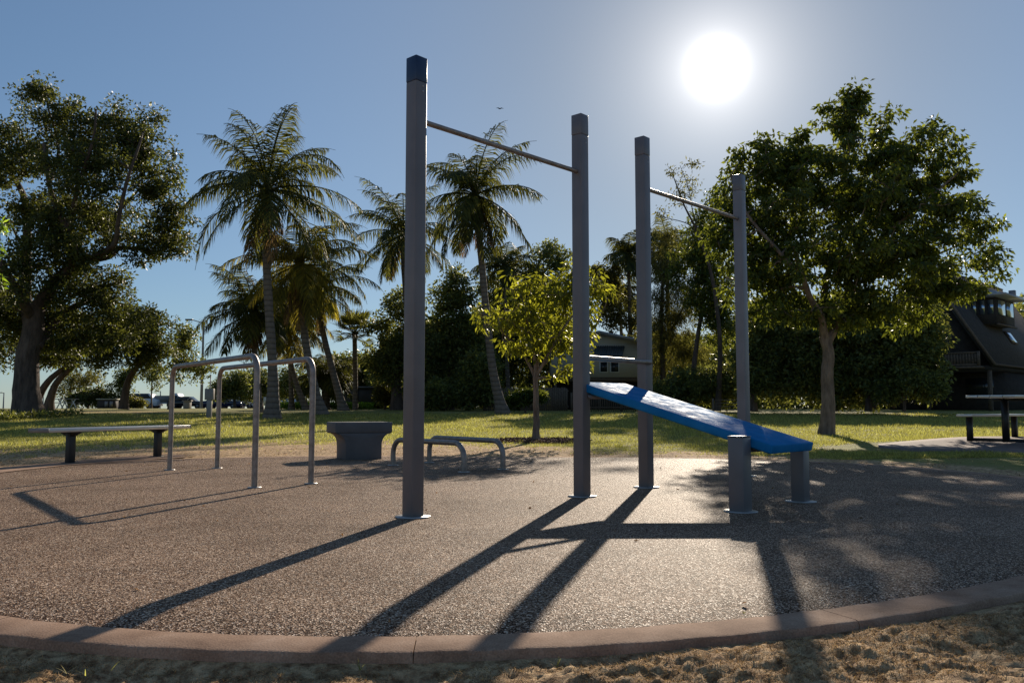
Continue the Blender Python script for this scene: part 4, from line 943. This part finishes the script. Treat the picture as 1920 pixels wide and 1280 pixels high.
# ------------------------------------------------------------------ cream house between the posts
YH = 47; gz = float(T(5, YH))
hs = empty('house', (5.2, YH+3, gz), 'cream raised house with a striped awning seen between the second and third posts', 'house')
def X_(px, Y): return (px-960)/F*Y
def Z_(py, Y): return HC+(765-py)/F*Y
x0, x1 = X_(1035, YH), X_(1215, YH); zt_, zb2 = Z_(645, YH), Z_(707, YH)
MB().box(((x0+x1)/2, YH+3, (zt_+zb2)/2), (x1-x0, 6, zt_-zb2)).build('wall', M['cream'], hs)
xa = X_(1122, YH); za = Z_(627, YH)
MB().prism([(x0, zt_), (x1, zt_), (xa, za)], (1, 0, 0), (0, 0, 1), (0, YH+.02, 0), (0, 5.96, 0)).build('gable_wall', M['cream'], hs)
mb = MB()
for (xe, sg) in ((x0-.4, -1), (x1+.4, 1)):
    ze = zt_-.12; V = [(xa, YH-.5, za+.04), (xe, YH-.5, ze+.04), (xe, YH+6.5, ze+.04), (xa, YH+6.5, za+.04)]; V += [(a, b_, c_+.14) for a, b_, c_ in V]
    mb.add(V, [(0, 1, 2, 3), (4, 7, 6, 5), (0, 4, 5, 1), (1, 5, 6, 2), (2, 6, 7, 3), (3, 7, 4, 0)])
mb.build('roof', M['roofmt'], hs)
aw0, aw1 = X_(1113, YH), X_(1168, YH); mb = MB()
nst = 13
for k in range(nst):
    a, b_ = aw0+(aw1-aw0)*k/nst, aw0+(aw1-aw0)*(k+.62)/nst; z0, z1 = Z_(648, YH), Z_(668, YH)
    mb.add([(a+.12, YH-.03, z0), (b_+.12, YH-.03, z0), (b_-.12, YH-.75, z1), (a-.12, YH-.75, z1), (a+.12, YH-.03, z0-.03), (b_+.12, YH-.03, z0-.03), (b_-.12, YH-.75, z1-.03), (a-.12, YH-.75, z1-.03)], [(0, 3, 2, 1), (4, 5, 6, 7), (0, 1, 5, 4), (2, 3, 7, 6), (0, 4, 7, 3), (1, 2, 6, 5)])
mb.add([(aw0+.12, YH-.03, z0-.04), (aw1+.12, YH-.03, z0-.04), (aw1-.12, YH-.75, z1-.04), (aw0-.12, YH-.75, z1-.04)], [(0, 1, 2, 3)])
mb.build('awning', M['awn'], hs)
for a, b_ in ((1124, 1140), (1144, 1161)):
    c_ = X_((a+b_)/2, YH); wn = MB().box((c_, YH-.02, Z_(688, YH)), (X_(b_, YH)-X_(a, YH), .06, .62)).build('window', M['white'], hs)
    MB().box((c_, YH-.055, Z_(688, YH)), (X_(b_, YH)-X_(a, YH)-.1, .03, .52)).build('pane', M['glass'], wn)
MB().box(((x0+x1)/2, YH+3.2, zb2-.1), (x1-x0+.2, 6.2, .2)).build('floor_slab', M['timber'], hs)
for a in np.linspace(x0+.2, x1-.2, 5):
    MB().box((a, YH+.25, (zb2-.2+gz)/2), (.12, .12, zb2-.2-gz)).build('stilt', M['timber'], hs)
MB().box(((x0+x1)/2, YH+4, (zb2-.2+gz)/2), (x1-x0-.5, 3.5, zb2-.2-gz)).build('lower_wall', M['walldk'], hs)
# fences
def paling(name, label, pxa, pxb, Y, top, bot_, wdt, gap, mat, posts=True):
    xa, xb = X_(pxa, Y), X_(pxb, Y); zt_ = Z_(top, Y); c_ = (xa+xb)/2; gz = float(T(c_, Y))
    rt = empty(name, (c_, Y, gz), label, 'fence'); mb = MB(); x = xa; rg = random.Random(3)
    while x < xb:
        h_ = zt_-gz+rg.uniform(-.03, .03); mb.box((x, Y, gz+h_/2), (wdt, .02, h_)); x += wdt+gap
    mb.build('pickets', M[mat], rt)
    mb = MB()
    for z in (gz+.2, zt_-.15): mb.box((c_, Y+.035, z), (xb-xa, .04, .07))
    mb.build('rail', M[mat], rt)
    for x in np.arange(xa, xb, 2.4): MB().box((x, Y+.11, (zt_+gz)/2), (.1, .1, zt_-gz+.05)).build('post', M[mat], rt)
paling('paling_fence', 'weathered timber paling fence behind the young yellow tree', 908, 1066, 43, 727, 765, .1, .012, 'timber')
paling('picket_fence', 'dark open picket fence below the blue board, under the cream house', 1072, 1205, 41, 737, 765, .035, .07, 'timber')
def railf():
    Y = 34; xa, xb = X_(1336, Y), X_(1384, Y); c_ = (xa+xb)/2; gz = float(T(c_, Y))
    rt = empty('rail_fence', (c_, Y, gz), 'small red brown rail fence panel left of the fourth post', 'fence'); mb = MB()
    for k in range(5): mb.box((c_, Y, gz+.12+k*.13), (xb-xa, .03, .03))
    mb.build('rail', M['timber'], rt)
    for x in (xa, xb): MB().box((x, Y, gz+.35), (.07, .07, .7)).build('post', M['timber'], rt)
railf()
# ------------------------------------------------------------------ far small things
def shed():
    Y = 54; xa, xb = X_(645, Y), X_(697, Y); gz = float(T(xa, Y)); zt_ = Z_(726, Y)
    rt = empty('shed', ((xa+xb)/2, Y+1.2, gz), 'brown grey flat roofed block shed beyond the palms', 'shed')
    MB().box(((xa+xb)/2, Y+1.2, (gz+zt_)/2-.05), (xb-xa, 2.4, zt_-gz-.1)).build('wall', M['shed'], rt)
    MB().box(((xa+xb)/2, Y+1.2, zt_+.0), (xb-xa+.2, 2.6, .1)).build('roof', M['galv'], rt)
    MB().box((xa+(xb-xa)*.52, Y-.02, (gz+zt_)/2), (.06, .04, zt_-gz-.2)).build('downpipe', M['walldk'], rt)
shed()
def cabinet():
    Y = 60; xa, xb = X_(185, Y), X_(216, Y); gz = float(T(xa, Y)); zt_ = Z_(749, Y); c_ = (xa+xb)/2
    rt = empty('bin_enclosure', (c_, Y, gz), 'dark twin bin enclosure with a pale lid on the far lawn', 'bin')
    MB().box((c_, Y+.3, (gz+zt_)/2), (xb-xa, .7, zt_-gz)).build('body', M['walldk'], rt)
    MB().box((c_, Y+.3, zt_+.03), (xb-xa+.12, .85, .06)).build('lid', M['cream'], rt)
    for f_ in (.55, .85): MB().box((xa+(xb-xa)*f_, Y-.06, (gz+zt_)/2), (.22, .03, .4)).build('door', M['galv'], rt)
cabinet()
for k, (pxc, lb) in enumerate([(108, 'far pale picnic table, left one of the pair beside the huge tree'), (133, 'far pale picnic table, right one of the pair nearer the twin bin enclosure')]):
    Y = 60+k*.6; x = X_(pxc, Y); gz = float(T(x, Y)); rt = empty('picnic_table', (x, Y, gz), lb, 'picnic table', 'far pale picnic tables')
    MB().box((x, Y, gz+.66), (.95, .7, .05)).build('table_top', M['boxg'], rt)
    for s_ in (-1, 1):
        MB().box((x, Y+s_*.6, gz+.40), (.95, .26, .04)).build('seat', M['boxg'], rt)
        a = np.array([x+s_*.3, Y-.35, gz]); lg = MB()
        for d in (-1, 1): lg.tube([(x+s_*.3-d*.22, Y-.1, gz), (x+s_*.3+d*.12, Y-.1, gz+.64)], .04, 6)
        lg.build('leg', M['white'], rt)
def lamp(label, px, pyb, pyt, Y, arms, r=.07, thin=False):
    x = X_(px, Y); gz = float(T(x, Y)) if Y < 90 else .3; zt_ = Z_(pyt, Y); rt = empty('street_lamp', (x, Y, gz), label, 'street lamp')
    MB().tube([(x, Y, gz), (x, Y, zt_)], [r*1.25, r*.7], 8).build('pole', M['galv'], rt, smooth=True)
    for (ax_, ay_) in arms:
        xa = X_(ax_, Y); za = Z_(ay_, Y); MB().tube([(x, Y, zt_-.1), (xa, Y, za)], .035, 6).build('arm', M['galv'], rt)
        sg = 1 if xa > x else -1; MB().box((xa+sg*.2, Y, za), (.5, .25, .1)).build('lamp_head', M['dark'], rt, bevel=.02)
lamp('tall grey street lamp with two arms left of the palms', 379, 767, 603, 60, [(357, 599), (391, 594)], .09)
lamp('short single lamp post at the far left horizon', 9, 765, 736, 110, [(6, 736)], .08)
lamp('thin lamp post just right of the huge trunk', 83, 765, 737, 110, [(80, 737)], .08)
lamp('thin lamp post above the parked truck', 302, 765, 733, 110, [(299, 733)], .08)
lamp('pale tall slim pole behind the nearer parallel bar leg', 457, 765, 678, 100, [(440, 674)], .09)
def metre():
    Y = 34; b = TG(392, 784); Y = b[1]; x = b[0]; gz = b[2]; rt = empty('meter_box', (x, Y, gz), 'grey electrical box on a thick short post with a thin mast, between the bar legs', 'electrical box')
    MB().box((x, Y, gz+.4), (.17, .15, .8)).build('post', M['galv'], rt, bevel=.01)
    zc = Z_(739, Y)+.0; MB().box((x, Y, zc), (.32, .2, .42)).build('box', M['boxg'], rt, bevel=.01)
    MB().tube([(x, Y, gz+.7), (x+.02, Y, Z_(702, Y))], .02, 6).build('mast', M['galv'], rt)
metre()
def plinth():
    Y = 57; x = X_(353, Y); gz = float(T(x, Y)); rt = empty('drinking_fountain', (x, Y, gz), 'squat grey pedestal fountain in front of the dark parked car', 'drinking fountain')
    zt_ = Z_(752, Y); MB().box((x, Y, (gz+zt_)/2), (.42, .42, zt_-gz)).build('pedestal', M['boxg'], rt, bevel=.02)
    MB().box((x, Y, zt_+.03), (.54, .54, .06)).build('basin', M['boxg'], rt); MB().tube([(x, Y, zt_+.05), (x+.03, Y, zt_+.16), (x+.14, Y, zt_+.2)], .015, 6).build('tap', M['plate'], rt)
plinth()
def signp(label, px, Y, top, wdt, hgt, mat='white'):
    x = X_(px, Y); gz = float(T(x, Y)); zt_ = Z_(top, Y); rt = empty('sign', (x, Y, gz), label, 'sign')
    MB().box((x, Y, (gz+zt_)/2), (.07, .05, zt_-gz)).build('post', M['galv'], rt)
    MB().box((x, Y-.04, zt_-hgt/2), (wdt, .03, hgt)).build('panel', M[mat], rt)
signp('plain white sign board above the roofs of the parked cars', 445, 96, 743, .95, .6)
signp('small pale sign panel at the left of the tallest palm base', 500, 50, 744, .28, .5)
def boulder():
    rgn = np.random.default_rng(4); Y = 62; x = X_(231, Y); gz = float(T(x, Y)); mb = MB().ball((x, Y, gz+.12), (.42, .35, .32), 14, 9)
    mb.v[0] = mb.v[0]+(vnoise(mb.v[0][:, 0]*4, mb.v[0][:, 2]*4, 2)[:, None]-.5)*.2; o = mb.build('boulder', M['stone'], None, True); tag(o, 'grey boulder between the twin bin enclosure and the white van', 'boulder')
boulder()
# cars: profile in side view
def car(label, px, Y, L, H, paint, kind='sedan', flip=1, group='vehicles parked beyond the lawn'):
    x = X_(px, Y); gz = float(T(x, Y))+.03; c_ = np.array([x, Y, gz]); rt = empty('parked_car' if kind != 'truck' else 'parked_truck', c_, label, 'car' if kind in ('sedan', 'hatch', 'suv') else kind, group)
    W = 1.75; h = L/2
    bod = {'sedan': [(-h, .3), (h, .3), (h, .72), (h*.9, .82), (h*.45, .92), (-h*.62, .95), (-h, .85)],
           'suv': [(-h, .35), (h, .35), (h, .85), (h*.92, .98), (h*.5, 1.08), (-h*.95, 1.1), (-h, .9)],
           'van': [(-h, .35), (h, .35), (h, .9), (h*.93, 1.05), (h*.72, 1.15), (-h, 1.15)],
           'truck': [(-h, .6), (h, .6), (h, .85), (-h, .85)]}[kind]
    MB().prism([(a*flip, b_) for a, b_ in bod], (1, 0, 0), (0, 0, 1), c_-[0, W/2, 0], (0, W, 0)).build('body', M[paint], rt, bevel=.05)
    if kind == 'truck':
        MB().box(c_+[-L*.14*flip, 0, 1.15], (L*.7, W+.1, .75)).build('tray', M['boxg'], rt)
        cab = [(h*.48, .85), (h*.98, .85), (h*.96, 1.3), (h*.82, H), (h*.5, H)]; MB().prism([(a*flip, b_) for a, b_ in cab], (1, 0, 0), (0, 0, 1), c_-[0, W/2, 0], (0, W, 0)).build('cab', M['carwhite'], rt, bevel=.04)
        MB().box(c_+[h*.7*flip, -W/2-.005, 1.35], (h*.28, .02, .4)).build('window', M['glass'], rt)
    else:
        cb = {'sedan': [(h*.42, .9), (h*.12, H), (-h*.42, H), (-h*.75, .93)], 'suv': [(h*.48, 1.05), (h*.25, H), (-h*.85, H), (-h*.95, 1.08)], 'van': [(h*.74, 1.13), (h*.5, H), (-h*.97, H), (-h, 1.13)]}[kind]
        cb = [(a*flip, b_) for a, b_ in cb]; cc = np.array(cb); ct = cc.mean(0)
        MB().prism(cb, (1, 0, 0), (0, 0, 1), c_-[0, W*.46, 0], (0, W*.92, 0)).build('cabin', M[paint], rt, bevel=.03)
        gl = ct+(cc-ct)*.86; gl[:, 1] += .01
        MB().prism(gl[:, :], (1, 0, 0), (0, 0, 1), c_-[0, W*.46+.012, 0], (0, W*.92+.024, 0)).build('window', M['glass'], rt)
    for a in (-.62, .62):
        for s_ in (-1, 1):
            p_ = c_+[a*h, s_*(W/2-.1), .32]; wl = MB().tube([p_-[0, .11, 0], p_+[0, .11, 0]], .32, 14).build('wheel', M['tyre'], rt)
            MB().tube([p_-[0, .115, 0], p_+[0, .115, 0]], .17, 10).build('rim', M['galv'], wl)
car('white van with dark windows parked left of the truck', 272, 97, 3.6, 1.75, 'carwhite', 'van', 1)
car('white cab truck with a long grey tray parked by the first bar leg', 309, 98, 4.4, 1.8, 'carwhite', 'truck', 1)
car('dark car parked behind the pedestal fountain', 355, 97, 4.3, 1.4, 'carblack', 'sedan', 1)
car('navy blue sedan parked behind the electrical box', 420, 96, 4.5, 1.42, 'carblue', 'sedan', 1)
car('white hatchback parked right of the navy sedan', 458, 98, 3.0, 1.45, 'carwhite', 'suv', -1)
car('dark wagon whose roof shows above the navy sedan', 436, 106, 3.4, 1.85, 'carblack', 'suv', 1)
car('silver van parked behind the palms left of the curved trunk', 546, 97, 3.6, 1.85, 'carsilver', 'van', -1)
# small bird
c_ = P(937, 204, 60); mb = MB().ball(c_, (.1, .05, .04), 8, 6); mb.add([c_, c_+[-.1, .1, .12], c_+[-.3, .15, .1], c_+[.06, 0, 0]], [(0, 1, 2, 3)]); mb.add([c_, c_+[.1, .1, .12], c_+[.3, .15, .06], c_+[.06, 0, 0]], [(0, 1, 2, 3)])
tag(mb.build('bird', M['dark']), 'tiny dark bird flying high between the first two posts', 'bird')
